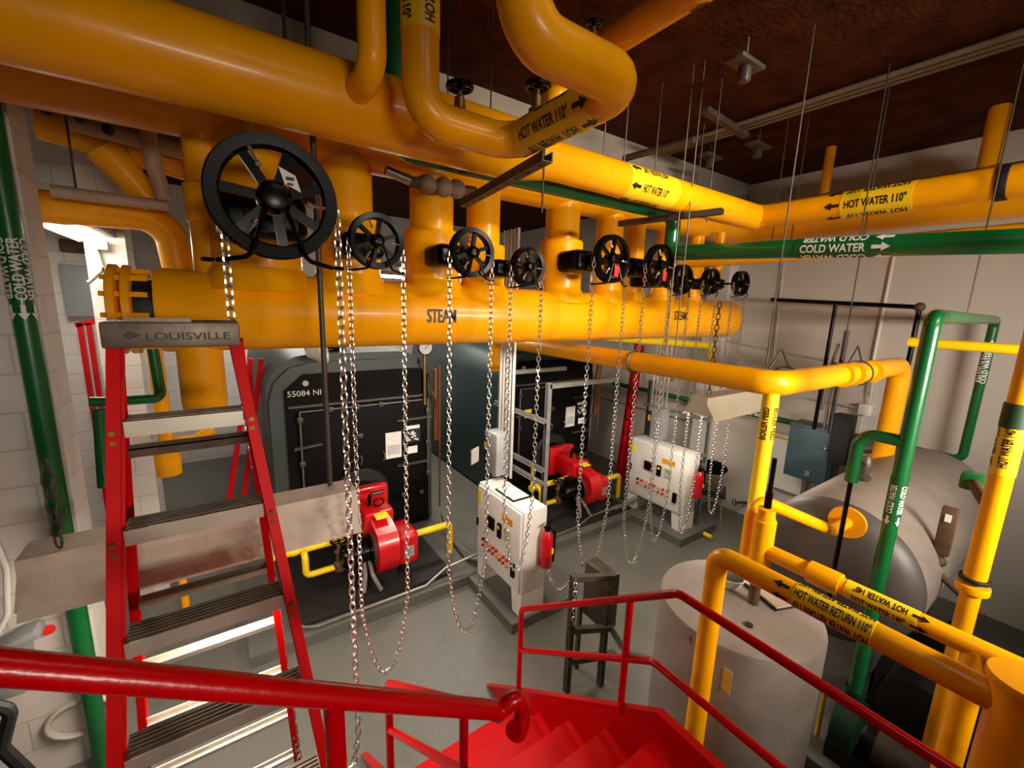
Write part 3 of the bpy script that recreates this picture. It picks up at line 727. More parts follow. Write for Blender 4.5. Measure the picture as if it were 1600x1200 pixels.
# strut post and conduits by cabinet
st0 = px(1315, 560, X=5.55); 
sp_ = thing('strut_post', 'tall galvanised strut post with conduits beside the blue-grey cabinet', 'post', (5.5, px(1288, 720, X=5.5).y, 0))
yq = px(1288, 720, X=5.5).y
MB().chan((5.5, yq, 0), (5.5, yq, px(1315, 560, X=5.5).z+.3), .042, .042, .004, up=(-1, 0, 0)).build('strut', RACKF, sp_)
MB().tube([(5.52, yq+.06, .9), (5.52, yq+.06, 2.4)], .016, 8).tube([(5.52, yq+.11, 1.85), (5.52, yq+.12, 2.2), (5.52, yq+.06, 2.6)], .016, 8, .1).build('conduit', STEEL, sp_)
MB().boxp((5.45, yq-.03, 1.3), (5.6, yq-.2, 1.85), .01).build('black_box', BLKM, sp_)

# ------------------------------------------------------------------ boilers
def boiler(dx, label, jm, num, front_label):
    X0, X1, Yf = .36+dx, 2.12+dx, 4.82
    t = thing('boiler', label, 'boiler', (X0, Yf, .1), 'boilers on the raised pad')
    def prof(x0, x1, z0, z1, c, n=5):
        q = [(x0, z0), (x1, z0)]
        for k in range(n+1):
            a = math.pi/2*k/n; q.append((x1-c+c*math.cos(a), z1-c+c*math.sin(a)))
        for k in range(n+1):
            a = math.pi/2+math.pi/2*k/n; q.append((x0+c+c*math.cos(a), z1-c+c*math.sin(a)))
        return q
    Yb = 8.0
    MB().prism([(x, Yf+.06, z) for x, z in prof(X0-.02, X1+.02, .14, 2.32, .42)], (0, Yb-Yf, 0)).build('jacket', jm, t)
    MB().prism([(x, Yf+.0, z) for x, z in prof(X0, X1, .13, 2.24, .4, 3)], (0, .08, 0)).build('front_ring', jm, t)
    fx0, fx1 = X0+.14, X1-.06
    z1 = 2.12
    fp = MB().prism([(fx0, Yf-.04, .14), (fx1, Yf-.04, .14), (fx1, Yf-.04, z1-.08), (fx1-.1, Yf-.04, z1), (fx0+.18, Yf-.04, z1), (fx0, Yf-.04, z1-.16)], (0, .05, 0)).build('front_plate', BLKF, t)
    # door frame: ribs and clamps
    door = MB().boxp((fx0+.1, Yf-.075, .5), (fx1-.04, Yf-.042, 1.72), .008).build('door', BLKF, t)
    for (xa, za, xb, zb) in ((fx0+.02, 1.8, fx1-.1, 1.8), (fx0+.05, 1.35, fx0+.32, 1.37), (fx1-.42, 1.52, fx1+.02, 1.52), (fx1-.42, .96, fx1+.02, .96)):
        MB().bar((xa, Yf-.09, za), (xb, Yf-.09, zb), .05, .022).build('rib', DSTEEL, door)
    MB().tube([(fx0+.12, Yf-.1, 1.74), (fx1-.1, Yf-.1, 1.74)], .009, 6).tube([(fx0+.12, Yf-.1, 1.74), (fx0+.12, Yf-.1, .7)], .009, 6).tube([(fx1-.03, Yf-.1, 1.74), (fx1-.03, Yf-.1, .8)], .009, 6).build('tie_rod', STEEL, door)
    for (xa, za) in ((fx0+.12, 1.66), (fx0+.12, 1.18), (fx0+.12, .72), (fx0+.42, 1.74), (fx0+.7, 1.74), (fx1-.3, 1.74), (fx1-.6, 1.74), (fx1-.03, 1.6), (fx1-.03, 1.2), (fx1-.03, .8), (fx0+.72, 1.4), (fx0+.9, .62), (fx1-.35, .58), (fx1-.12, .56)):
        MB().box((xa, Yf-.105, za), (.055, .03, .055), .006).cyl((xa, Yf-.12, za), (xa, Yf-.135, za), .014, seg=6).build('clamp', DSTEEL, door)
    MB().torus((fx0+.62, Yf-.1, 1.03), (0, 1, 0), .08, .016, 24, 8).build('sight_port', BLK, door)
    for xa in (fx0+.72, fx0+.98): MB().tube([(xa, Yf-.08, 1.16), (xa+.01, Yf-.11, 1.13), (xa, Yf-.08, 1.04)], .008, 6, .01).build('handle', STEEL, door)
    if num: lettering_flat(fp, (fx0+.185, Yf-.046, 1.93), (1, 0, 0), (0, 0, 1), num, .06, WTXT, .32, bold=0)
    MB().cyl((fx0+.2, Yf-.04, 2.03), (fx0+.2, Yf-.05, 2.03), .03, seg=14).build('cap', OFFW, fp)
    n1 = MB().boxp((fx1-.55, Yf-.082, 1.06), (fx1-.36, Yf-.078, 1.38)).build('notice', PAPER, door)
    mb = MB()
    for k in range(6): mb.boxp((fx1-.53, Yf-.0845, 1.11+.02*k), (fx1-.38, Yf-.083, 1.118+.02*k))
    mb.build('print', mat('grey_print', (120, 120, 122), .6), n1)
    n2 = MB().boxp((fx1-.33, Yf-.082, 1.22), (fx1-.12, Yf-.078, 1.44)).build('rating_plate', BLKM, door)
    mb = MB().boxp((fx1-.32, Yf-.0845, 1.39), (fx1-.13, Yf-.083, 1.43))
    random.seed(9)
    for k in range(14):
        a = fx1-.31+random.random()*.15; b = 1.23+random.random()*.12
        mb.boxp((a, Yf-.0845, b), (a+.03, Yf-.083, b+.018))
    mb.build('print', PAPER, n2)
    MB().boxp((fx1-.28, Yf-.082, 1.08), (fx1-.16, Yf-.078, 1.17)).build('notice', PAPER, door)
    # pipes at the right corner
    MB().tube([(X1+.02, Yf-.08, 2.1), (X1+.02, Yf-.08, 1.2)], .025, 10).tube([(X1+.07, Yf-.1, 2.15), (X1+.07, Yf-.1, .3)], .012, 8).tube([(X1-.05, Yf-.12, 1.85), (X1+.02, Yf-.12, 1.7), (X1+.05, Yf-.1, 1.2)], .012, 8, .05).build('trim_piping', mat('copper_pipe', (150, 96, 52), .4, .7), t)
    if front_label: pass
    # base skid
    MB().boxp((X0-.05, 3.62, .101), (X1-.3, Yf+.1, .135)).build('skid', mat('oily_dark_steel', (32, 28, 25), .6, 0, var=.25, scale=6), t)
    return t
boiler(0, 'grey-green boiler with black front plate, left of the two, numbered 55084', JKT, '55084 NI', None)
boiler(2.8, 'dark teal boiler with black front plate, right of the two, behind the strut rack', JKT2, None, None)

def burner(dx, label):
    cx, cy, cz = 1.2+dx, 3.98, .47
    t = thing('burner', label, 'burner', (cx, cy, .135), 'red burners in front of the boilers')
    # scroll housing: axis along X
    R = .26
    poly = []
    for k in range(26):
        a = math.radians(-205+k*(250/25)); rr = R*(.92+.22*k/25)
        poly.append(V((cx-.1, cy-math.cos(a)*rr, cz+math.sin(a)*rr)))
    # outlet throat towards the boiler
    poly.append(V((cx-.1, cy+.34, cz+.36))); poly.append(V((cx-.1, cy+.34, cz+.1)))
    hs = MB(); hs.prism(poly, (.2, 0, 0)); h = hs.build('scroll_housing', REDB, t, ang=30)
    MB().box((cx, cy+.28, cz+.2), (.3, .5, .26), .03).box((cx+.0, cy+.5, cz+.22), (.46, .12, .42), .03).build('air_throat', REDB, t)
    MB().cyl((cx, cy+.54, cz+.22), (cx, cy+.84, cz+.22), .2, seg=28).build('blast_tube', BLK, t)
    MB().lathe((cx, cy+.68, cz+.22), (0, 1, 0), [(0, .3), (.03, .33), (.06, .33), (.09, .28)], 28).build('mounting_flange', BLKM, t)
    mb = MB().lathe((cx-.1, cy-.02, cz-.02), (-1, 0, 0), [(0, .15), (.04, .15), (.05, .115), (.26, .115), (.29, .1), (.31, .05)], 24)
    mb.boxp((cx-.3, cy-.06, cz+.08), (cx-.18, cy+.06, cz+.16), .01)
    mb.build('motor', BLK, t)
    MB().cyl((cx-.12, cy-.02, cz-.02), (cx-.1, cy-.02, cz-.02), .17, seg=24).build('inlet_ring', DSTEEL, t)
    bx = MB().box((cx+.22, cy-.02, cz-.04), (.22, .36, .34), .05, seg=3).build('control_box', REDB, t)
    MB().box((cx+.22, cy-.203, cz-.06), (.1, .004, .12)).build('name_plate', GREYP, bx)
    MB().prism([(cx-.06, cy-.075, cz+.3), (cx+.07, cy-.075, cz+.3), (cx+.07, cy+.08, cz+.315), (cx-.06, cy+.08, cz+.315)], (0, 0, .004)).build('sticker', YSTK, h)
    MB().box((cx+.0, cy-R*1.005, cz+.02), (.13, .006, .05)).build('sticker', PAPER, h)
    MB().tube([(cx-.05, cy+.2, cz+.34), (cx-.05, cy+.2, cz+.46), (cx+.1, cy+.2, cz+.46)], .02, 8, .03).torus((cx+.02, cy+.12, cz+.39), (0, 1, .3), .05, .007, 18, 6).build('pilot_fitting', BLK, t)
    MB().boxp((cx-.16, cy-.12, .136), (cx+.12, cy+.12, cz-.2)).build('stand', BLKM, t)
    MB().tube([(cx-.2, cy-.1, cz-.1), (cx-.22, cy-.2, .3), (cx-.25, cy-.25, .16)], .02, 8, .08).tube([(cx-.15, cy-.1, cz-.1), (cx-.16, cy-.24, .3), (cx-.1, cy-.3, .16)], .02, 8, .08).build('flexible_conduit', HOSE, t)
    return t
burner(0, 'red burner with black motor in front of the left boiler')
burner(2.8, 'red burner with black motor in front of the right boiler, partly behind the strut rack')

def gas_train(dx, label, short):
    t = thing('gas_pipe', label, 'gas pipe', (.3+dx, 4.1, .5), 'gas trains of the burners')
    Yg, Zg = 4.12, .55
    x0 = .25 if not short else .55
    MB().tube([(x0+dx, Yg, Zg), (1.1+dx, Yg, Zg)], .035, 14).build('run', YELB, t)
    MB().tube([(.5+dx, Yg, Zg), (.5+dx, Yg-.1, Zg-.02), (.5+dx, Yg-.1, Zg-.22), (.95+dx, Yg-.1, Zg-.22)], .03, 14, .05).build('bypass', YELB, t)
    MB().tube([(.42+dx, Yg, Zg), (.42+dx, Yg, Zg+.3)], .018, 10).build('vent', YELB, t)
    MB().tube([(1.42+dx, 4.0, .45), (1.98+dx, 4.0, .45), (1.98+dx, 4.0, .1)], .036, 14, .05).build('right_run', YELB, t)
    for x in (.42, .5, .95, 1.02): MB().cyl((x+dx-.025, Yg if x != .95 else Yg-.1, Zg if x != .95 else Zg-.22), (x+dx+.025, Yg if x != .95 else Yg-.1, Zg if x != .95 else Zg-.22), .041, seg=14).build('coupling', YELB, t)
    vv = V((.8+dx, Yg-.1, Zg-.22))
    v = MB().lathe(vv-V((0, 0, .06)), (0, 0, 1), [(0, .03), (.03, .06), (.09, .06), (.12, .03), (.2, .03), (.22, .045), (.25, .02), (.33, .015)], 16).build('valve_body', RUST, t)
    mb = MB().torus(vv+V((0, 0, .27)), (0, 0, 1), .07, .01, 24, 6)
    for k in range(4): mb.bar(vv+V((0, 0, .27)), vv+V((math.cos(k*math.pi/2)*.07, math.sin(k*math.pi/2)*.07, .27)), .012, .008)
    mb.build('handwheel', BLK, v)
gas_train(0, 'yellow gas train pipes feeding the left red burner', False)
gas_train(2.8, 'yellow gas train pipes feeding the right red burner', True)
# outlets above boilers
for (x_, y_, lab) in ((1.0, 4.95, 'short yellow steam outlet drum on top of the left boiler'), (3.7, 4.95, 'short yellow steam outlet drum on top of the right boiler')):
    o = thing('steam_outlet', lab, 'pipe', (x_, y_+.3, 2.3), 'steam outlets on the boilers')
    MB().cyl((x_, y_+.3, 2.3), (x_, y_+.3, 2.62), .17, seg=28).build('pipe_wall', YEL, o)
    ring(o, (x_, y_+.3, 2.34), (0, 0, 1), .22, .06, BLK, 'flange')
# gauge
gc = px(665, 543, Y=4.7)
t = thing('pressure_gauge', 'round white-faced pressure gauge above the left boiler', 'gauge', gc-V((0, 0, .1)))
MB().cyl(gc, gc+V((0, .05, 0)), .09, seg=28).build('case', BLK, t)
g_ = MB().cyl(gc-V((0, .006, 0)), gc, .08, seg=28).build('dial', PAPER, t)
MB().bar(gc+V((-.02, -.009, -.02)), gc+V((.035, -.009, .03)), .004, .006, up=(0, 1, 0)).build('needle', TXT, g_)
MB().tube([gc+V((0, .04, -.08)), gc+V((0, .04, -.7))], .02, 10).build('stem', BRASS, t)
# horn speaker/dust cover above boiler 1
hc = px(480, 552, Y=4.6)
t = thing('vent_hood', 'off-white round vent bell above the left boiler beside the hanging rod', 'vent', hc)
MB().lathe(hc, (1, -.5, .3), [(0, .05), (.05, .08), (.1, .13), (.16, .14), (.17, .1), (.13, .02)], 20).build('bell', OFFW, t)

# ------------------------------------------------------------------ control cabinets
def cabinet(x, y0, y1, label, top_frame):
    """front faces -X; y0 near, y1 far"""
    z0, z1, dp = .32, 1.13, .26
    t = thing('control_cabinet', label, 'control cabinet', (x+dp/2, (y0+y1)/2, .1), 'white burner control cabinets')
    MB().boxp((x, y0, z0), (x+dp, y1, z1), .012).build('body', WPAINT, t)
    d = MB().boxp((x-.022, y0+.02, z0+.02), (x-.002, y1-.02, z1-.02), .006).build('door', WPAINT, t)
    W = y1-y0
    def yy(f): return y1-W*f   # fraction from the far (left) edge
    def patch(nm, f0, f1, za, zb, m, th=.006, par=None): return MB().boxp((x-.022-th, yy(f0), za), (x-.021, yy(f1), zb)).build(nm, m, par or d)
    patch('warning_sticker', .6, .82, .93, 1.0, ORNG, .003)
    patch('warning_sticker', .03, .1, .93, 1.06, YSTK, .003)
    patch('display', .3, .44, .76, .88, BLK, .02)
    patch('display', .53, .6, .74, .88, BLK, .02)
    k = patch('keypad', .66, .78, .76, .88, mat('keypad_grey', (190, 190, 180), .5), .012)
    MB().boxp((x-.037, yy(.68), .83), (x-.033, yy(.76), .86)).build('screen', mat('lcd_green', (150, 170, 60), .4), k)
    MB().boxp((x-.0445, yy(.545), .83), (x-.0415, yy(.585), .86)).build('switch', YSTK, d)
    cols = [mat('red_indicator', (190, 24, 18), .35), mat('amber_indicator', (226, 150, 70), .35), BLK, PAPER]
    for r_ in range(2):
        for c_ in range(8):
            f = .2+c_*.078
            zc = .58-r_*.06-c_*.0
            m = cols[2] if (r_ == 0 and c_ == 0) else cols[0] if (c_+r_) % 3 != 2 else cols[1]
            MB().cyl((x-.021, yy(f), zc), (x-.045, yy(f), zc), .015, seg=12).build('indicator', m, d)
            if r_ == 0: MB().boxp((x-.0245, yy(f)-.02, zc+.022), (x-.0215, yy(f)+.02, zc+.036)).build('caption_plate', PAPER, d)
    MB().boxp((x-.045, yy(.84), .47), (x-.021, yy(.9), .6)).build('switch', BLK, d)
    MB().boxp((x-.04, yy(.03), .68), (x-.021, yy(.05), .76)).build('handle', BLK, d)
    for (a, b) in ((y0, y0+.16), (y1-.16, y1)):
        MB().prism([(x, a, .1), (x, b, .1), (x, b, z0), (x, a, z0)] if False else [(x, a, z0), (x, b, z0), (x, b-.03 if a == y0 else b, .1), (x, a if a == y0 else a+.03, .1)], (dp, 0, 0)).build('leg', WPAINT, t)
    if top_frame:
        f = MB().boxp((x+.03, y0+W*.28, z1), (x+.24, y0+W*.68, z1+.012), .003)
        fo = f.build('framed_notice', BLK, t); MB().boxp((x+.045, y0+W*.3, z1+.012), (x+.225, y0+W*.66, z1+.015)).build('sheet', PAPER, fo)
    # latch hasp on the near side
    MB().box((x+dp*.7, y0-.01, .62), (.05, .02, .08), .005).build('latch', STEEL, t)
    return t
cabinet(2.06, 2.66+.06, 3.5, 'near white control cabinet with framed notice on top, between the two boilers', True)
cabinet(4.68, 2.86, 3.74, 'far white control cabinet beside the black chair', False)

# ------------------------------------------------------------------ strut racks with conduits behind cabinets
def rack(x, ya, yb, ztop, zb, label, boxes, nc, arm):
    t = thing('strut_rack', label, 'rack', (x, (ya+yb)/2, .1), 'strut racks carrying conduits')
    for y in (ya, yb):
        MB().chan((x, y, zb), (x, y, ztop), .042, .042, .004, up=(-1, 0, 0)).build('post', RACKF, t)
        MB().bar((x, y, ztop-.03), (x+arm, y, ztop-.03), .042, .042).build('arm', RACKF, t)
    for z in (ztop-.35, ztop-.82, ztop-.95, ztop-1.18):
        MB().bar((x-.03, ya-.02, z), (x-.03, yb+.06, z), .02, .035).bar((x-.05, ya-.02, z-.02), (x-.05, yb+.06, z-.02), .01, .008).build('crossbar', RACKF, t)
    for k in range(nc):
        y = yb-.1-k*.058
        MB().tube([(x-.065, y, zb+1.05), (x-.065, y, 3.6+.0)], .0125 if k % 2 else .015, 8).build('conduit', mat('pale_conduit', (206, 200, 190), .4, .3, var=.05), t)
    return t
r1 = rack(2.42, px(856, 640, X=2.42).y, px(782, 620, X=2.42).y, px(856, 598, X=2.42).z, .1, 'near galvanised strut rack of upright conduits behind the near white cabinet', 1, 5, .9)
r2 = rack(5.05, 2.86, 3.8, 1.9, .1, 'far galvanised strut rack of upright conduits behind the far white cabinet', 1, 5, .5)
def disconnect(c, label):
    t = thing('disconnect_box', label, 'electrical box', V(c)-V((0, 0, .22)), 'grey disconnect boxes on the racks')
    c = V(c)
    MB().box(c, (.16, .24, .44), .015).build('body', GREYP, t)
    s = MB().boxp(c+V((-.085, .06, -.2)), c+V((-.08, .115, .16))).build('side_label', BLKM, t)
    MB().boxp(c+V((-.088, .07, .02)), c+V((-.085, .105, .1))).build('sticker', ORNG, s)
    MB().tube([c+V((0, .05, -.22)), c+V((0, .05, -.36))], .02, 8).build('conduit', STEEL, t)
disconnect(px(776, 706, X=2.28), 'grey disconnect box above the near white cabinet')
disconnect(px(1028, 660, X=4.95), 'grey disconnect box above the far white cabinet')
# metal tag on chain
tg = px(742, 712, Y=2.3)
o = MB().box(tg, (.09, .006, .1), rot=Matrix.Rotation(.5, 3, 'Z')).build('hanging_plate', OFFW); tag(o, 'small square metal plate hanging on the chain left of the disconnect box', 'plate')

# extinguishers
def extinguisher(c, label, h=.35):
    c = V(c); t = thing('fire_extinguisher', label, 'fire extinguisher', c-V((0, 0, h/2)), 'red fire extinguishers')
    r = .058
    MB().lathe(c-V((0, 0, h/2)), (0, 0, 1), [(0, r*.9), (.01, r), (h-.07, r), (h-.03, r*.75), (h, .03)], 20).build('cylinder', REDB, t)
    MB().lathe(c+V((0, 0, h/2)), (0, 0, 1), [(0, .025), (.04, .025), (.045, .015)], 10).bar(c+V((-.05, -.02, h/2+.05)), c+V((.05, .02, h/2+.06)), .02, .012).build('valve', BLK, t)
    MB().tube([c+V((.02, -.02, h/2+.03)), c+V((r*.9, -r*.7, h/2)), c+V((r*.85, -r*.8, 0)), c+V((r*.8, -r*.7, -.12))], .011, 8, .04).build('hose', BLK, t)
    MB().boxp(c+V((r*.2, -r*1.02, -.03)), c+V((r*.6, -r*.9, .02))).build('inspection_tag', YSTK, t)
extinguisher(px(854, 857, Y=2.655), 'red fire extinguisher at the right side of the near white cabinet')
extinguisher(px(1091, 757, Y=2.795), 'red fire extinguisher at the right side of the far white cabinet')
# chair
def chair():
    c = px(1108, 815, Z=0); c = V((c.x-.05, c.y+.03, 0))
    t = thing('chair', 'black plastic chair with chrome legs against the right wall', 'chair', c)
    rot = Matrix.Rotation(math.radians(-62), 3, 'Z')
    def T(x, y, z): return c+rot @ V((x, y, z))
    mb = MB(); mb.box((0, 0, 0), (.42, .42, .03), .014, seg=3)
    mb.v = [T(v.x, v.y, .46+v.z+.25*(v.x**2+v.y**2)) for v in mb.v]; mb.build('seat', BLK, t)
    mb = MB(); mb.lathe((0, -.012, 0), (0, 1, 0), [(0, .12), (.008, .13), (.018, .13), (.025, .12)], 24); mb.v = [V((v.x*1.55, v.y, v.z*.8)) for v in mb.v]; mb.v = [T(v.x, .2+v.y-.5*v.x**2, .74+v.z) for v in mb.v]; mb.build('backrest', BLK, t)
    for sx in (-1, 1):
        MB().tube([T(sx*.19, -.2, 0), T(sx*.17, -.15, .44)], .011, 8).build('leg', CHROME, t)
        MB().tube([T(sx*.19, .22, 0), T(sx*.16, .14, .44), T(sx*.16, .22, .74)], .011, 8, .05).build('leg', CHROME, t)
chair()
# wall valve
wv = px(1160, 785, X=6.0)
t = thing('wall_valve', 'small dark hose valve on the right wall behind the yellow feed pipe', 'valve', wv)
MB().tube([wv+V((.1, -.1, 0)), wv, wv+V((-.1, .05, 0))], .02, 8, .02).torus(wv+V((-.1, .06, 0)), (1, -.5, 0), .045, .008, 16, 6).build('body', DSTEEL, t)

# ------------------------------------------------------------------ hanging fluorescent fixtures
def fixture(xa, xb, y, z, label, mh, ends=True):
    t = thing('fluorescent_fixture', label, 'lamp', ((xa+xb)/2, y, z-.1), 'hanging fluorescent fixtures')
    sec = [(-.165, -.15), (-.085, -.01), (-.08, .05), (.08, .05), (.085, -.01), (.165, -.15), (.157, -.15), (.08, -.02), (-.08, -.02), (-.157, -.15)]
    MB().prism([(xa, y+a, z+b) for a, b in sec], (xb-xa, 0, 0)).build('hood', mh, t, ang=20)
    for x in (xa, xb):
        MB().prism([(x-.004, y+a*.95, z+b*.95) for a, b in ((-.165, -.12), (-.085, -.01), (-.08, .05), (.08, .05), (.085, -.01), (.165, -.12))], (.008, 0, 0)).build('end_cap', mh, t)
    for dy in (-.06, .06): MB().cyl((xa+.02, y+dy, z-.06), (xb-.02, y+dy, z-.06), .013, seg=10).build('tube', TUBE, t)
    return t
fz1 = 1.87
fixture(-.68, .53, 2.25, fz1, 'hanging fluorescent fixture with dusty hood behind the red ladder', HOOD)
fx2 = px(1092, 628, Y=2.15)
fixture(fx2.x, fx2.x+1.22, 2.15, fx2.z+.0, 'hanging fluorescent fixture seen end-on above the far white cabinet', HOODB)
r_ = px(515, 742, Y=2.3)
o = MB().cyl((r_.x, 2.3, fz1+.05), (r_.x, 2.3, 4.6), .013, seg=10).build('hanger_pole', DSTEEL); tag(o, 'thick brown pole hanging past the largest wheel down to the lamp hood', 'pole')
mb = MB(); cc = px(85, 810, Y=2.2)
links(mb, [V((cc.x, 2.2, fz1+.06)), V((cc.x, 2.2, fz1+.42))], .05, .005)
o = mb.build('hanger_chain', DSTEEL); tag(o, 'short dark chain holding the left end of the lamp hood by the wall', 'chain')
mb = MB(); links(mb, [V((fx2.x+.15, 2.15, fx2.z+.05)), V((fx2.x+.15, 2.15, 3.0))], .05, .005)
o = mb.build('hanger_chain', DSTEEL); tag(o, 'dark chain holding the fixture above the far white cabinet', 'chain')
# lit fixtures at the back
def back_fixture(c, length, label, ax='X'):
    c = V(c); t = thing('ceiling_fixture', label, 'lamp', c, 'lit fixtures in the back')
    s = (length, .36, .06) if ax == 'X' else (.36, length, .06)
    MB().box(c+V((0, 0, .05)), s, .01).build('hood', HOODB, t)
    for d in (-.07, .07):
        off = V((0, d, 0)) if ax == 'X' else V((d, 0, 0)); dv = V((length*.47, 0, 0)) if ax == 'X' else V((0, length*.47, 0))
        MB().cyl(c+off-dv, c+off+dv, .02, seg=10).build('tube', TUBE, t)
    return t
fb = px(122, 366, Y=4.7)
back_fixture(fb, .9, 'brightly lit tube fixture in the back passage at the left', 'Y')
back_fixture(px(590, 440, Y=7.6)+V((.2, 0, .1)), 1.3, 'lit tube fixture at the back seen between the risers')
back_fixture((2.55, 5.4, 3.3), 1.2, 'lit tube fixture over the gap between the boilers')

# ------------------------------------------------------------------ ladder
def ladder():
    t = thing('step_ladder', 'tall red fibreglass step ladder with aluminium steps in the left foreground', 'ladder', (-.1, 1.4, 0))
    YA_, dl = 1.6, .08
    yl = [667, 835, 1010, 1196]
    L = [px(190, y, Y=YA_-dl*i) for i, y in enumerate(yl)]
    zs = [2.535-.295*i for i in range(9)]
    ys = [YA_-dl*i for i in range(9)]
    xl = lambda z: -.262-(2.535-z)*.063
    xr = lambda z: .060+(2.535-z)*.105
    ztop = 2.83
    yof = lambda z: YA_+(z-2.535)*dl/.295
    # cap
    c0 = px(160, 520, Y=1.62); c1 = px(374, 518, Y=1.62)
    zc0, zc1 = px(265, 542, Y=1.6).z, px(265, 503, Y=1.6).z
    cap = MB().boxp((c0.x, 1.58, zc0), (c1.x, 1.74, zc1), .006).build('top_cap', ALU, t)
    MB().boxp((c0.x+.05, 1.60, zc1-.001), (c1.x-.12, 1.62, zc1+.012)).build('lip', ALU, cap)
    q = (c0+c1)/2
    lettering_flat(cap, (q.x+.035, 1.578, (zc0+zc1)/2-.003), (1, 0, 0), (0, 0, 1), 'LOUISVILLE', .022, mat('dark_stamp', (52, 46, 42), .6), .2)
    MB().prism([(q.x-.10, 1.577, (zc0+zc1)/2-.012), (q.x-.075, 1.577, (zc0+zc1)/2), (q.x-.10, 1.577, (zc0+zc1)/2+.012), (q.x-.115, 1.577, (zc0+zc1)/2)], (0, -.002, 0)).build('emblem', MATS['dark_stamp'], cap)
    # front rails: channel
    for s, xf in ((-1, xl), (1, xr)):
        a = V((xf(zc0), yof(zc0), zc0+.01)); b = V((xf(0), yof(0), 0))
        MB().chan(a, b, .075, .03, .005, up=(s*-1, 0, 0)).build('front_rail', REDF, t)
        mb = MB()
        for i in range(9):
            for dz in (.0, -.03):
                p = V((xf(zs[i]), yof(zs[i]-.03), zs[i]-.02+dz)); mb.cyl(p+V((s*.004, -.036, 0)), p+V((s*.004, -.048, 0)), .008, seg=8)
        mb.build('rivets', BRASS, t)
    for i in range(8):
        z = zs[i]; y = ys[i]
        st = MB().boxp((xl(z)+.016, y-.012, z-.006), (xr(z)-.016, y+.075, z)).build('step', ALU, t)
        MB().boxp((xl(z)+.016, y-.016, z-.045), (xr(z)-.016, y-.012, z+.001)).build('step_front', ALUF, st)
        MB().boxp((xl(z)+.016, y+.073, z-.03), (xr(z)-.016, y+.077, z+.001)).build('step_back', ALU, st)
        mb = MB()
        for k in range(5): mb.boxp((xl(z)+.02, y+.004+k*.015, z-.001), (xr(z)-.02, y+.008+k*.015, z+.003))
        mb.build('tread_ribs', ALU, st)
    # rear frame
    yr = lambda z: 1.69+(zc0-z)*.17
    xrl = lambda z: -.25-(2.78-z)*.075
    xrr = lambda z: .05+(2.78-z)*.05
    for s, xf in ((-1, xrl), (1, xrr)):
        MB().chan((xf(zc0), yr(zc0), zc0+.01), (xf(0), yr(0), 0), .045, .026, .004, up=(-s, 0, 0)).build('rear_rail', REDF, t)
    for i in range(8):
        z = 2.40-.295*i
        MB().chan((xrl(z)+.01, yr(z), z), (xrr(z)-.01, yr(z), z), .034, .028, .003, up=(0, -.35, 1)).build('rear_brace', ALU if i < 2 else ALUF, t)
    return t
ladder()

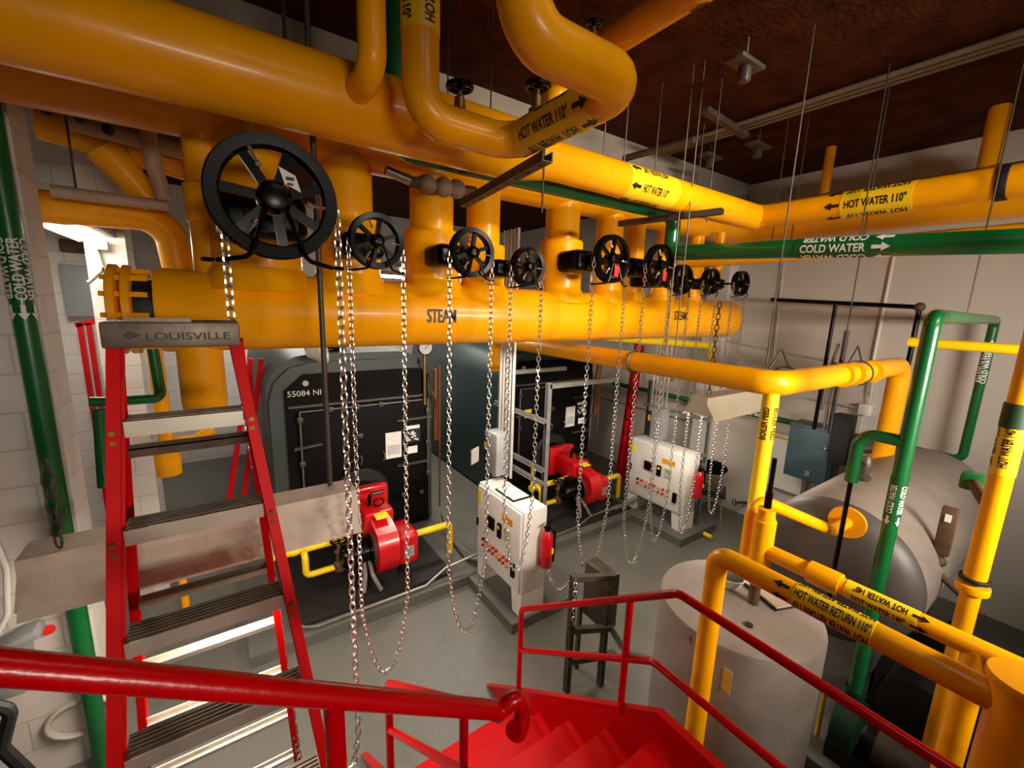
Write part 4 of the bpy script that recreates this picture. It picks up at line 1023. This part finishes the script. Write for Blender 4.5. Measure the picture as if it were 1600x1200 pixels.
# ------------------------------------------------------------------ red stair and rails
def stair():
    XL, XR = .56, 1.5
    t = thing('metal_staircase', 'red painted metal staircase with pipe handrails in the foreground', 'staircase', (1.0, .5, 0))
    ZL = 1.0; YL0, YL1 = -.4, .92
    MB().boxp((.5, YL0, ZL-.04), (XR, YL1, ZL)).build('landing', REDT, t)
    n = 5; rise = ZL/n; go = .262
    for k in range(n-1):
        z = ZL-rise*(k+1); y = YL1+go*k
        MB().boxp((XL, y-.02, z-.03), (XR, y+go, z), .004).build('tread', REDT, t)
        MB().boxp((XL, y-.008, z-.01), (XR, y, z+rise-.02)).build('riser', REDT, t)
    sl = (.35-1.12)/(1.92-.92)
    for x in (XL-.006, XR):
        MB().prism([(x, YL0, ZL-.12), (x, YL0, ZL+.12), (x, YL1, ZL+.12), (x, 2.36, ZL+.12+sl*(2.36-YL1)), (x, 2.36, 0), (x, 2.2, 0), (x, YL1, ZL-.18)], (.012, 0, 0)).build('stringer', RED, t)
        MB().bar((x+.006, YL0, ZL+.122), (x+.006, YL1, ZL+.122), .04, .008).bar((x+.006, YL1, ZL+.122), (x+.006, 2.36, ZL+.122+sl*(2.36-YL1)), .04, .008).build('stringer_cap', RED, t)
    # right rail
    R = .0175
    rb = px(1060, 927, X=XR); re = px(815, 952, X=XR)
    zr = rb.z
    foot = px(817, 1082, X=XR)
    MB().tube([(XR, YL0-.3, zr), (XR, rb.y, zr), (XR, re.y, re.z), (XR, re.y+.0, foot.z-.1)], R, 14, .07).build('handrail', RED, t)
    mb_ = px(1020, 1033, X=XR); ml = px(817, 1021, X=XR)
    MB().tube([(XR, YL0-.3, mb_.z), (XR, mb_.y, mb_.z), (XR, re.y, ml.z)], R*.95, 14, .07).build('mid_rail', RED, t)
    pm = px(985, 938, X=XR)
    MB().cyl((XR, pm.y, pm.z), (XR, pm.y, px(968, 1103, X=XR).z-.02), R, seg=14).build('post', RED, t)
    MB().cyl((XR, -.25, zr), (XR, -.25, ZL), R, seg=14).build('post', RED, t)
    # left rail of the lower flight
    XI = .57
    le = px(607, 1068, X=XI); lm = px(610, 1143, X=XI)
    lu = px(775, 1108, X=XI)
    d = (lu-le)
    MB().tube([(XI, le.y, 0.05), le, lu+V((0, -.02, .0))], R*1.15, 14, .06).build('handrail', RED, t)
    slp = (lu.z-le.z)/(lu.y-le.y)
    MB().tube([(XI, le.y, lm.z), (XI, 1.0, lm.z+slp*(1.0-le.y)+0)], R, 14).build('mid_rail', RED, t)
    pq = px(725, 1112, X=XI)
    MB().cyl((XI, pq.y, pq.z), (XI, pq.y, ZL-.3), R*.9, seg=14).build('post', RED, t)
    # upper flight handrail
    YH = .78
    A = px(0, 1042, Y=YH); B = px(782, 1110, Y=YH-.02)
    dirv = (A-B).normalized()
    U = [px(806, 1086, Y=YH-.03), px(817, 1110, Y=YH-.03), px(812, 1148, Y=YH-.04), px(803, 1140, Y=YH-.05)]
    MB().tube([A+dirv*1.0, B]+U, .0225, 18, .02).build('handrail', RED, t)
    for x_ in (520, -300):
        p = A.lerp(B, (px(x_, 1100, Y=YH).x-A.x)/(B.x-A.x))
        MB().cyl(p-V((0, 0, .0)), p-V((0, 0, .85)), .0195, seg=16).build('post', RED, t)
    # upper flight
    for k in range(7):
        x = .5-.26*k; z = ZL+.19*(k+1)
        MB().boxp((x-.27, -.4, z-.03), (x, .66, z)).build('tread', REDT, t)
    for y in (-.42, .66):
        MB().prism([(.55, y, ZL-.15), (.55, y, ZL+.03), (-1.35, y, ZL+1.42), (-1.35, y, ZL+1.15)], (0, .02, 0)).build('stringer', RED, t)
    return t
stair()

# ------------------------------------------------------------------ strut stand near the stairs
sx, sy = 1.98, 2.0
t = thing('strut_stand', 'brown slotted strut stand with a grey box, between the stair and the grey tank', 'stand', (sx, sy, 0))
tops = px(893, 900, Y=sy); 
xl_, xr_ = px(897, 895, Y=sy).x, px(937, 925, Y=sy-.05).x
for x, y, zz in ((xl_, sy, tops.z), (xr_+.03, sy-.1, tops.z-.12)):
    mb = MB().chan((x, y, 0), (x, y, zz), .042, .042, .004, up=(0, 1, 0)).mi(1)
    k = .06
    while k < zz-.04:
        mb.box((x-.003, y-.0215, k), (.014, .002, .028)).box((x-.0215, y, k), (.002, .014, .028)); k += .05
    mb.build('post', [DSTEEL, BLKM], t)
for z, ex_ in ((tops.z-.02, .05), (tops.z-.45, .05), (tops.z-.72, .14)):
    MB().bar((xl_-.02, sy-.0, z), (xr_+ex_, sy-.13, z-.02), .042, .042).build('crossbar', DSTEEL, t)
MB().box((xr_+.1, sy+.03, tops.z-.3), (.12, .26, .46), .01).build('box', DSTEEL, t)
MB().bar((xr_-.02, sy+.12, 0), (xr_-.02, sy+.12, .6), .03, .03, up=(0, 1, 0)).build('brace_post', DSTEEL, t)
h0 = V((xr_+.1, sy-.08, tops.z-.5))
o = MB().tube([h0, h0+V((.08, -.12, -.2)), h0+V((.2, -.35, -.15)), h0+V((.26, -.55, .1)), h0+V((.24, -.72, .38)), h0+V((.3, -.8, .45))], .024, 12, .12).build('flexible_conduit', HOSE); tag(o, 'grey flexible conduit drooping from the strut stand to the upright tank', 'conduit')
# rusty tank fittings
u0 = V((2.06, .98, 0))
t = thing('tank_drain_pipe', 'rusty drain piping with valve on the side of the upright tank', 'pipe', u0)
MB().tube([u0+V((0, .06, .05)), u0+V((0, .06, .88))], .016, 8).build('pipe_wall', RUST, t)
MB().box(u0+V((0, .06, .9)), (.06, .06, .05), .01).box(u0+V((.03, .04, .9)), (.08, .03, .03), .005).build('valve', RUST, t)
MB().bar(u0+V((0, .06, .92)), u0+V((-.06, .12, 1.15)), .02, .012).build('lever', RUST, t)
# draped chain from cabinet to stand
a_ = V((2.3, 2.69, .6)); b_ = V((xl_, sy+.02, tops.z-.03))
pth = []
for k in range(17):
    s_ = k/16; p = a_.lerp(b_, s_); p.z -= .3*4*s_*(1-s_)*.6; pth.append(p)
mb = MB(); links(mb, pth, .034, .0042)
o = mb.build('draped_chain', CHROME); tag(o, 'zinc chain draped from the near white cabinet to the strut stand', 'chain')
mb = MB(); links(mb, [V((xl_-.02, sy-.04, tops.z)), V((xl_-.02, sy-.05, tops.z-.4))], .034, .0042)
o = mb.build('chain_tail', CHROME); tag(o, 'loose tail of zinc chain hanging down the strut stand', 'chain')

# ------------------------------------------------------------------ small gate valves near the loop
def gate_valve(p, s, label, m=BRASS):
    p = V(p); t = thing('gate_valve', label, 'valve', p, 'small gate valves beside the loop pipe')
    MB().lathe(p-V((0, 0, .01)), (0, 0, 1), [(0, .03*s), (.03*s, .042*s), (.07*s, .042*s), (.08*s, .028*s), (.13*s, .024*s), (.14*s, .012*s), (.2*s, .01*s)], 16).build('body', m, t)
    c = p+V((0, 0, .165*s))
    mb = MB().torus(c, (0, 0, 1), .055*s, .012*s, 22, 8)
    for k in range(5):
        a = 2*math.pi*k/5; mb.bar(c, c+V((math.cos(a)*.055*s, math.sin(a)*.055*s, 0)), .016*s, .01*s)
    mb.lathe(c-V((0, 0, .012)), (0, 0, 1), [(0, .015*s), (.03*s, .015*s)], 10)
    mb.build('handwheel', BLK, t)
gate_valve(px(718, 196, Y=1.78), .9, 'small brass gate valve with black handwheel standing on the loop pipe at left')
gate_valve(px(838, 192, X=xa1+.02), .85, 'small brass gate valve with black handwheel behind the near loop bend')
gate_valve(px(926, 74, X=xa1+.3), .55, 'small brass valve showing over the top of the loop pipe')

# ------------------------------------------------------------------ trapeze brackets, rods
def trapeze(a, b, label):
    a = V(a); b = V(b)
    t = thing('strut_bracket', label, 'bracket', a, 'trapeze strut brackets under the pipes')
    mb = MB().chan(a, b, .05, .042, .005).mi(1); n = 9
    for k in range(n):
        p = a.lerp(b, (k+.5)/n); mb.box(p-V((0, 0, .022)), (.012, .03, .003))
    mb.build('strut', [DSTEEL, BLKM], t)
    return t
zt1 = px(790, 262, Y=1.8).z
ba = px(715, 300, X=xa1-.02); bb_ = px(860, 238, X=xa1-.02)
trapeze((px(725, 296, Y=2.5).x, 2.5, min(zA-AR, Z3-P3R)-.026), (px(856, 243, Y=1.5).x, 1.5, min(zA-AR, Z3-P3R)-.026), 'slotted strut bracket under the loop pipe near the HOT WATER 110 label')
bx_ = px(1040, 332, Y=2.1).x
zb_ = min(Z3-P3R, zg+GR)-.022
trapeze((px(968, 346, Y=2.62).x, 2.62, Z3-P3R-.026), (px(1130, 324, Y=1.8).x, 1.8, Z3-P3R-.026), 'strut bracket carrying the yellow and green pipes above the green elbow')
rods = [ (848, 300, 1.75, 'thin rod hanging below the strut bracket near the loop pipe', 3.35),
 (768, 100, 2.3, 'thin rod right of the left gate valve', None), (700, 60, 2.3, 'thin rod left of the left gate valve', None),
 (945, 210, 2.25, 'thin rod just right of the loop pipe bend', None), (1120, 200, 2.05, 'bright rod hanging to the right end of the strut bracket', None),
 (1105, 150, 2.4, 'dark rod hanging behind the bright rod', None), (1029, 200, 2.35, 'dark rod above the HOT WATER label on the run', None),
 (978, 215, 2.35, 'thin rod hanging left of the HOT WATER label on the run', None)]
for x_, y_, Yp, lab, zend in rods:
    p = px(x_, y_, Y=Yp)
    zlow = zend if zend else (Z3-.15 if Yp < 2.2 else Z3+P3R*.5)
    ztop_ = 4.6 if zend is None else Z3
    o = MB().cyl((p.x, Yp, zlow), (p.x, Yp, ztop_), .005, seg=8).build('hanger_rod', ROD); tag(o, lab, 'rod', 'threaded hanger rods')
rods2 = [(1368, 230, X3-.13, zg2+.03, 'hanger rod beside the HOT WATER label at upper right'), (1225, 240, X3+.13, Z3-.2, 'hanger rod left of the yellow stub at upper right'), (1255, 245, X3+.2, Z3-.2, 'hanger rod next to the yellow stub at upper right'), (1570, 230, X3-.13, zg2+.05, 'hanger rod at the far upper right holding the pipes'),
         (1323, 520, 4.1, gz+.1, 'long rod hanging to the clamp of the yellow branch pipe'), (1207, 500, GX+.12, gz+.09, 'long rod hanging to the elbow of the yellow branch pipe'), (1527, 420, 5.3, zt+.06, 'thin rod holding the green arch at the right'),
         (1047, 480, GX-.05, gz+.1, 'twin rod hanging to the clamp of the branch pipe, left one'), (1062, 480, GX-.02, gz+.1, 'twin rod hanging to the clamp of the branch pipe, right one')]
for x_, y_, X_, zl, lab in rods2:
    p = px(x_, y_, X=X_)
    o = MB().cyl((p.x, p.y, zl), (p.x, p.y, 4.6), .005, seg=8).build('hanger_rod', ROD); tag(o, lab, 'rod', 'threaded hanger rods')
for x_, lab in ((443, 'thin dark rod at the top left above the fat main'),):
    p = px(x_, 20, Y=2.75); o = MB().cyl((p.x, 2.75, P2Z), (p.x, 2.75, 4.6), .01, seg=8).build('hanger_rod', DSTEEL); tag(o, lab, 'rod', 'threaded hanger rods')
# clevis triangle on branch pipe
for xq, yq_, lab in ((px(1323, 560, X=4.1).x, GYY-(4.1-GX)*.047, 'wire clevis hanger on the yellow branch pipe under the long rod'), (GX+.12, GYY+.05, 'wire clevis hanger at the elbow of the branch pipe')):
    t = thing('clevis_hanger', lab, 'hanger', (xq, yq_, gz+.09), 'clevis hangers')
    MB().tube([(xq-.13, yq_, gz+.1), (xq, yq_, gz+.22), (xq+.13, yq_, gz+.1)], .006, 6).tube([(xq-.15, yq_, gz+.1), (xq+.15, yq_, gz+.1)], .006, 6).build('yoke', ROD, t)
    MB().torus((xq+.1, yq_-.005, gz), (1, 0, 0), .094, .006, 26, 6).build('loop', DSTEEL, t)

# ceiling conduits
zc_ = 4.56
y0_, y1_ = px(1165, 195, Z=zc_), px(1600, 60, Z=zc_)
for k in range(3):
    a = V((y0_.x+k*.07, 3.2, zc_)); b = V((y1_.x+k*.07+.0, -1.2, zc_))
    a.x = b.x = y0_.x+k*.07-.05
    o = MB().tube([a, b], .02, 10).build('ceiling_conduit', mat('dusty_conduit', (120, 106, 88), .7)); tag(o, ['leftmost of three parallel conduits under the dark ceiling', 'middle of three parallel conduits under the dark ceiling', 'rightmost of three parallel conduits under the dark ceiling'][k], 'conduit', 'ceiling conduits')
s0 = px(1102, 172, Z=4.5); s1 = px(1165, 212, Z=4.5)
o = MB().bar(s0, s1, .06, .045).build('ceiling_strut', DSTEEL); tag(o, 'short strut across the end of the ceiling conduits', 'bracket')
for x_, y_, lab in ((1185, 228, 'dusty ceiling junction box below the end of the conduits'), (1110, 245, 'dusty beam clamp near the wall top left of the junction box'), (1165, 100, 'small dusty clamp on the dark ceiling')):
    p = px(x_, y_, Z=4.45); t = thing('ceiling_clamp', lab, 'bracket', p, 'ceiling clamps')
    MB().box(p, (.28, .12, .03), .01).box(p+V((0, 0, -.06)), (.07, .07, .1), .02).cyl(p, p+V((0, 0, .16)), .008, seg=6).build('body', DSTEEL, t)
b1_ = px(1090, 218, Z=4.4); 
o = MB().tube([px(975, 248, Z=4.3), px(1085, 218, Z=4.3)], .03, 10).build('ceiling_pipe', DSTEEL); tag(o, 'short dark pipe under the ceiling left of the junction box', 'pipe')

# ------------------------------------------------------------------ left wall bits
gb = px(12, 1045, Y=3.16)
t = thing('wall_box', 'grey conduit body and box at the lower left on the white wall', 'electrical box', gb-V((0, 0, .15)))
MB().box(gb, (.17, .2, .24), .02).build('box', GREYP, t)
MB().box(gb+V((.06, .0, .16)), (.2, .14, .07), .03, Matrix.Rotation(-.35, 3, 'Y')).build('cover', GREYP, t)
rc = px(75, 985, Y=3.26)
o = MB().lathe(rc+V((0, .012, 0)), (0, -1, 0), [(0, .03), (.01, .03), (.03, .02), (.032, .005)], 18).build('red_cap', REDTAG); tag(o, 'round red cap on the white wall beside the green riser', 'cap')
cp = px(125, 1120, Y=3.23)
pts = []
for k in range(40):
    a = 2*math.pi*k/20; pts.append(cp+V((math.cos(a)*.14, .02-.001*k, math.sin(a)*.11+.0*k)))
o = MB().tube(pts, .012, 8).build('cable_coil', OFFW); tag(o, 'white painted cable coil hanging on the lower left wall', 'cable')
kb = px(10, 1150, Y=2.5)
o = MB().tube([kb+V((-.05, 0, .2)), kb+V((.03, 0, .12)), kb+V((-.02, 0, -.05)), kb+V((.05, .02, -.3))], .025, 8, .05).build('black_cable', BLKM); tag(o, 'thick black cable at the bottom left corner', 'cable')
t = thing('white_cover', 'off-white curved hose at the left edge under the lamp hood', 'hose', px(5, 900, Y=3.2))
MB().tube([px(-6, 850, Y=3.2), px(10, 890, Y=3.2), px(12, 960, Y=3.2), px(-10, 1000, Y=3.2)], .014, 10, .1).build('hose_body', WPAINT, t)

# ------------------------------------------------------------------ back area seen at the left and between pipes
pipe('back_cross_pipe', 'yellow pipe in the back left, running right and bending down behind the header flange', 'pipe', [px(60, 322, Y=4.2), px(262, 340, Y=4.2), px(292, 470, Y=4.2)], .105, YEL, .2)
pipe('upper_back_pipe', 'dull yellow pipe high at the back left under the collecting main', 'pipe', [px(60, 190, Y=4.0), px(300, 262, Y=4.0)], .1, YEL)
t = thing('hopper', 'yellow cone-shaped duct at the upper left behind the pier', 'duct', px(190, 300, Y=3.9))
ha, hb = px(165, 235, Y=3.9), px(240, 320, Y=3.9)
MB().tube([ha, hb], [.11, .07], 20).build('cone', YEL, t)
conduit('pinkish insulated pipe crossing at the upper left below the hopper', [px(80, 298, Y=3.8), px(262, 322, Y=3.8)], .035, PIPEW, 'back pipes', name='insulated_pipe', cat='pipe', seg=14)
conduit('pinkish insulated pipe directly beneath the collecting main at upper left', [px(110, 190, Y=3.7), px(300, 240, Y=3.7)], .05, PIPEW, 'back pipes', name='insulated_pipe', cat='pipe', seg=14)
conduit('pale bent pipe hanging down at the upper left beside the hopper', [px(232, 205, Y=3.65), px(240, 260, Y=3.65), px(258, 310, Y=3.65)], .045, PIPEW, 'back pipes', name='insulated_pipe', cat='pipe', seg=14)
for x_, y_, lab in ((78, 178, 'black ball valve at the far upper left, leftmost of three'), (130, 190, 'black ball valve at the upper left, middle of three'), (172, 208, 'black ball valve at the upper left, rightmost of three, hanging lowest')):
    p = px(x_, y_, Y=3.55); t = thing('ball_valve', lab, 'valve', p, 'ball valves at upper left')
    p = p+V((0, -.06, 0)); MB().sphere(p, .03, 12).cyl(p, p+V((0, 0, .1)), .01, seg=8).box(p+V((0, 0, .07)), (.1, .03, .012), .004).build('body', BLKM, t)
# back wall furniture left
t = thing('breaker_box', 'grey electrical panel on the wall of the back passage at the left', 'electrical box', px(130, 480, Y=6.0))
c = px(133, 455, Y=6.03); MB().box(c, (.3, .12, .5), .01).build('body', GREYP, t)
conduit('silver bent conduit on the white column in the back left', [px(152, 388, Y=4.98), px(163, 420, Y=4.96), px(138, 442, Y=4.9)], .016, STEEL, 'back pipes', .05)
t = thing('small_box', 'small white conduit box on the column at the back left', 'electrical box', px(157, 385, Y=4.95)); MB().box(px(157, 383, Y=4.96), (.1, .06, .08), .01).build('body', OFFW, t)
t = thing('safety_barrier', 'red steel guard rail posts in the back passage at the left', 'guard rail', px(135, 620, Y=5.4))
for x_ in (128, 142):
    MB().bar(px(x_-3, 505, Y=5.4), V((px(x_+14, 615, Y=5.4).x, 5.4, 0)), .04, .05, up=(0, 1, 0)).build('post', RED, t)
MB().bar(px(118, 508, Y=5.4), px(150, 502, Y=5.4), .05, .04).build('top_rail', RED, t)
t = thing('back_box', 'yellow and white switch box on the back wall beside the column', 'electrical box', px(112, 400, Y=6.5))
c = px(115, 385, Y=6.04); MB().box(c, (.18, .1, .12), .01).build('lid', RUST, t); MB().box(c-V((0, 0, .3)), (.22, .1, .3), .01).build('body', OFFW, t)
pipe('back_green_pipe', 'thin green pipe rail behind the ladder at the left', 'pipe', [px(140, 628, Y=3.2), px(160, 628, Y=3.2), px(252, 622, Y=3.2), px(238, 540, Y=3.2)], .028, GRN, .04)
pipe('back_green_riser', 'green upright pipe just left of the ladder rail in the back', 'pipe', [px(155, 640, Y=3.15), px(163, 760, Y=3.15)], .03, GRN)
# yellow pump-like fitting behind the ladder
yp = px(262, 715, Y=4.3)
t = thing('condensate_fitting', 'yellow elbowed drain fitting behind the ladder steps', 'pipe fitting', yp-V((0, 0, .15)))
MB().tube([yp+V((0, 0, 1.0)), yp+V((0, 0, -.12))], .05, 16).build('riser', YEL, t)
MB().tube([V((yp.x, yp.y, 0)), V((yp.x, yp.y, .6))], .03, 12).build('leg', YEL, t)
MB().tube([yp+V((0, 0, -.14)), yp+V((0, 0, .06))], .085, 18).build('body', YEL, t)
MB().tube([yp+V((.05, 0, .12)), yp+V((.2, 0, .12)), yp+V((.32, .02, .2))], .045, 14, .06).build('arm', YEL, t)
t = thing('utility_column', 'white utility column behind the ladder at floor level', 'column', px(215, 740, Y=3.9)); c = px(222, 795, Z=0)
MB().boxp((c.x-.22, c.y, 0), (c.x+.1, c.y+.12, 2.9), .01).build('body', WPAINT, t)
# second red ladder in back
bl0 = px(350, 862, Z=0)
t = thing('back_ladder', 'second red ladder leaning in the back beyond the first one', 'ladder', bl0)
for xa_, xb_ in ((392, 345), (408, 372)):
    q = px(xb_, 862, Y=bl0.y); MB().bar(px(xa_, 560, Y=bl0.y+.1), V((q.x, bl0.y, 0)), .05, .07, up=(0, 1, 0)).build('rail', REDF, t)
MB().bar(px(392, 580, Y=bl0.y+.12), px(404, 800, Y=bl0.y+.06), .03, .04, up=(0, 1, 0)).build('brace', REDF, t)
# tall red ladder at far right
t = thing('extension_ladder', 'tall narrow red ladder leaning beside the far boiler', 'ladder', px(975, 750, Y=4.2))
la = px(972, 752, Z=.0); la.x = min(la.x, 5.6); la = px(972, 752, X=la.x); la.z = 0; lb_ = px(1003, 540, X=la.x+.22)
for dx_ in (0, .34): MB().bar(la+V((dx_*.6, dx_*.8, 0)), V((lb_.x+dx_*.6, lb_.y+dx_*.8, lb_.z)), .06, .06, up=(0, 1, 0)).build('rail', REDF, t)
for k in range(1, 9):
    s_ = k/9; p = la.lerp(lb_, s_); MB().bar(p, p+V((.204, .272, 0)), .025, .025).build('rung', ALU, t)
# floor gas conduit bundles near pad edge
for k in range(4):
    o = MB().tube([(2.12, 4.5-.0*k, .35-.03*k), (2.1, 4.3-.05*k, .14), (2.06+.03*k, 3.75-.03*k, .135+.004*k), (2.2, 3.45-.03*k, .2+.035*k)], .013, 8, .08).build('floor_conduit', STEEL)
    tag(o, 'one of four silver conduits bundled over the pad to the near cabinet', 'conduit', 'floor conduits to the near cabinet')
for k in range(4):
    o = MB().tube([(4.15+.1*k, 3.72-.03*k, .15), (4.55, 3.7-.03*k, .16+.02*k), (4.72, 3.62-.03*k, .3)], .013, 8, .08).build('floor_conduit', STEEL)
    tag(o, 'one of four silver conduits bundled over the pad to the far cabinet', 'conduit', 'floor conduits to the far cabinet')
o = MB().tube([(.32, 4.2, .16), (.38, 3.6, .13), (.5, 3.55, .125), (1.5, 3.56, .125), (1.75, 3.62, .2), (2.1, 3.6, .25)], .014, 8, .08).build('floor_conduit', STEEL); tag(o, 'long silver conduit along the front edge of the boiler pad', 'conduit')
o = MB().tube([(2.7, 3.6, .125), (3.6, 3.62, .125), (3.9, 3.7, .15), (4.5, 3.72, .16)], .014, 8, .08).build('floor_conduit', STEEL); tag(o, 'silver conduit along the pad edge in front of the far burner', 'conduit')
# yellow floor pipe at right
gq = px(1274, 1158, Z=.06)
pipe('floor_drain_pipe', 'thin yellow bent pipe low behind the upright tank on the floor', 'pipe', [gq+V((-.2, .12, 0)), gq, gq+V((0, 0, .45))], .014, YELB, .03)
yy0 = px(1085, 825, Z=.03); 
o = MB().tube([px(1075, 820, Z=.04), px(1112, 840, Z=.04)], .03, 10).build('floor_pipe', YELB); tag(o, 'short bright yellow pipe on the floor beside the far cabinet pad', 'pipe')
# pad below tanks

# small extra lines
pipe('side_yellow_pipe', 'bright thin yellow pipe running level behind the green main to the right edge', 'pipe', [px(1420, 534, X=4.3), px(1640, 550, X=4.3)], .035, YELB)
pipe('thin_drain_pipe', 'thin yellow pipe just under the right end of the header, turning down at the wall', 'pipe', [px(900, 522, Y=3.4), px(1110, 540, Y=3.4), px(1112, 590, Y=3.4)], .05, YELB, .08)
pm_ = V((3.1, gmy-.03, 0))
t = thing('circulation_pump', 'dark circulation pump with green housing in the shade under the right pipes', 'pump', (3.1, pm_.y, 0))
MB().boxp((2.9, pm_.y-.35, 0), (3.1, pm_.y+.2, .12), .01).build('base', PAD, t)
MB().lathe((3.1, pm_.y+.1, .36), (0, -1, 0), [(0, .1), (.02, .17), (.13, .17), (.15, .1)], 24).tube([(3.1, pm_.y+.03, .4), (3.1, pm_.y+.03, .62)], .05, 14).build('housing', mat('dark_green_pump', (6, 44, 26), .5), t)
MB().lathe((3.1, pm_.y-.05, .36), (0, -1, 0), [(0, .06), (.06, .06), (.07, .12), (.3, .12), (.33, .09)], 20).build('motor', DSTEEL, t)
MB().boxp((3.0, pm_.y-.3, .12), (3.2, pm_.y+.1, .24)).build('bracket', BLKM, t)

dk = px(1405, 1090, Z=.3)+V((.22, -.05, 0))  # dark filler shape added where the floor is nearly black with shade
t = thing('dark_filler_pump', 'black pump set added to darken the floor beneath the right foreground pipes', 'pump', (dk.x, dk.y, 0))
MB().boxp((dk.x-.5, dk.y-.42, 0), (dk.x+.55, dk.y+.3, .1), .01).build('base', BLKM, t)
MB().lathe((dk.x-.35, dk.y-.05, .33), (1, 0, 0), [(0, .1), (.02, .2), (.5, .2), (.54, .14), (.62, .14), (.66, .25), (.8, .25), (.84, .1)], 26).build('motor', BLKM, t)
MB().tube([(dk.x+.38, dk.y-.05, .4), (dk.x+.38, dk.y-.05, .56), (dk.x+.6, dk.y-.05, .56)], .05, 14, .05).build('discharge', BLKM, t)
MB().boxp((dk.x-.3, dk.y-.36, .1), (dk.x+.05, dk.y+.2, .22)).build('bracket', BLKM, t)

# stickers on the far boiler, lagged pipe, joints
fb_ = [o for o in COL.objects if o.name == 'boiler.001'][0]
fx = 3.155
fl_ = px(768, 643, X=fx)
f_ = MB().boxp((fx-.004, fl_.y-.1, fl_.z-.07), (fx, fl_.y+.1, fl_.z+.07)).build('flag_sticker', PAPER, fb_)
mb = MB()
for k in range(4): mb.boxp((fx-.006, fl_.y-.1, fl_.z-.07+k*.04), (fx-.0042, fl_.y+.1, fl_.z-.05+k*.04))
mb.build('stripes', mat('sticker_red', (150, 30, 34), .6), f_)
MB().boxp((fx-.0075, fl_.y+.02, fl_.z+.0), (fx-.0062, fl_.y+.1, fl_.z+.07)).build('canton', mat('sticker_blue', (34, 40, 92), .6), f_)
ys_ = px(825, 646, Y=4.73)
MB().boxp((ys_.x-.06, 4.725, ys_.z-.06), (ys_.x+.06, 4.735, ys_.z+.06)).build('sticker', YSTK, fb_)
l0_, l1_ = px(640, 284, Y=2.72), px(742, 300, Y=2.72)
t = thing('lagged_pipe', 'brown lagged pipe with lumpy fittings just under the green pipe by the collecting main', 'pipe', l0_)
MB().tube([l0_, l1_], .035, 12).build('pipe_wall', RUST, t)
for f in (.25, .5, .7): p = l0_.lerp(l1_, f); MB().sphere(p, .065, 12, (1, .9, .95)).build('fitting', mat('old_lagging', (140, 112, 92), .8, var=.2), t)
MB().tube([l0_+V((-.15, 0, .04)), l0_+V((.05, 0, .0))], .03, 10).build('end_pipe', STEEL, t)
pj = px(1591, 650, X=v1.x)
ring(pv, (v1.x, v1.y, pj.z), (0, 0, 1), .052, .12, mat('dark_green_joint', (30, 60, 34), .6), 'joint')
pe_ = px(1568, 288, X=X3)
ring(hw, (X3, pe_.y, Z3), (0, 1, 0), .108, .05, BLKM, 'clamp')

for (x_, y_, Yp, lab) in ((120, 302, 3.8, 'rod holding the pinkish pipe below the hopper at upper left'), (150, 200, 3.7, 'rod holding the pinkish pipe under the collecting main at upper left')):
    p = px(x_, y_, Y=Yp); o = MB().cyl(p, (p.x, Yp, 4.6), .006, seg=6).build('hanger_rod', ROD); tag(o, lab, 'rod', 'threaded hanger rods')
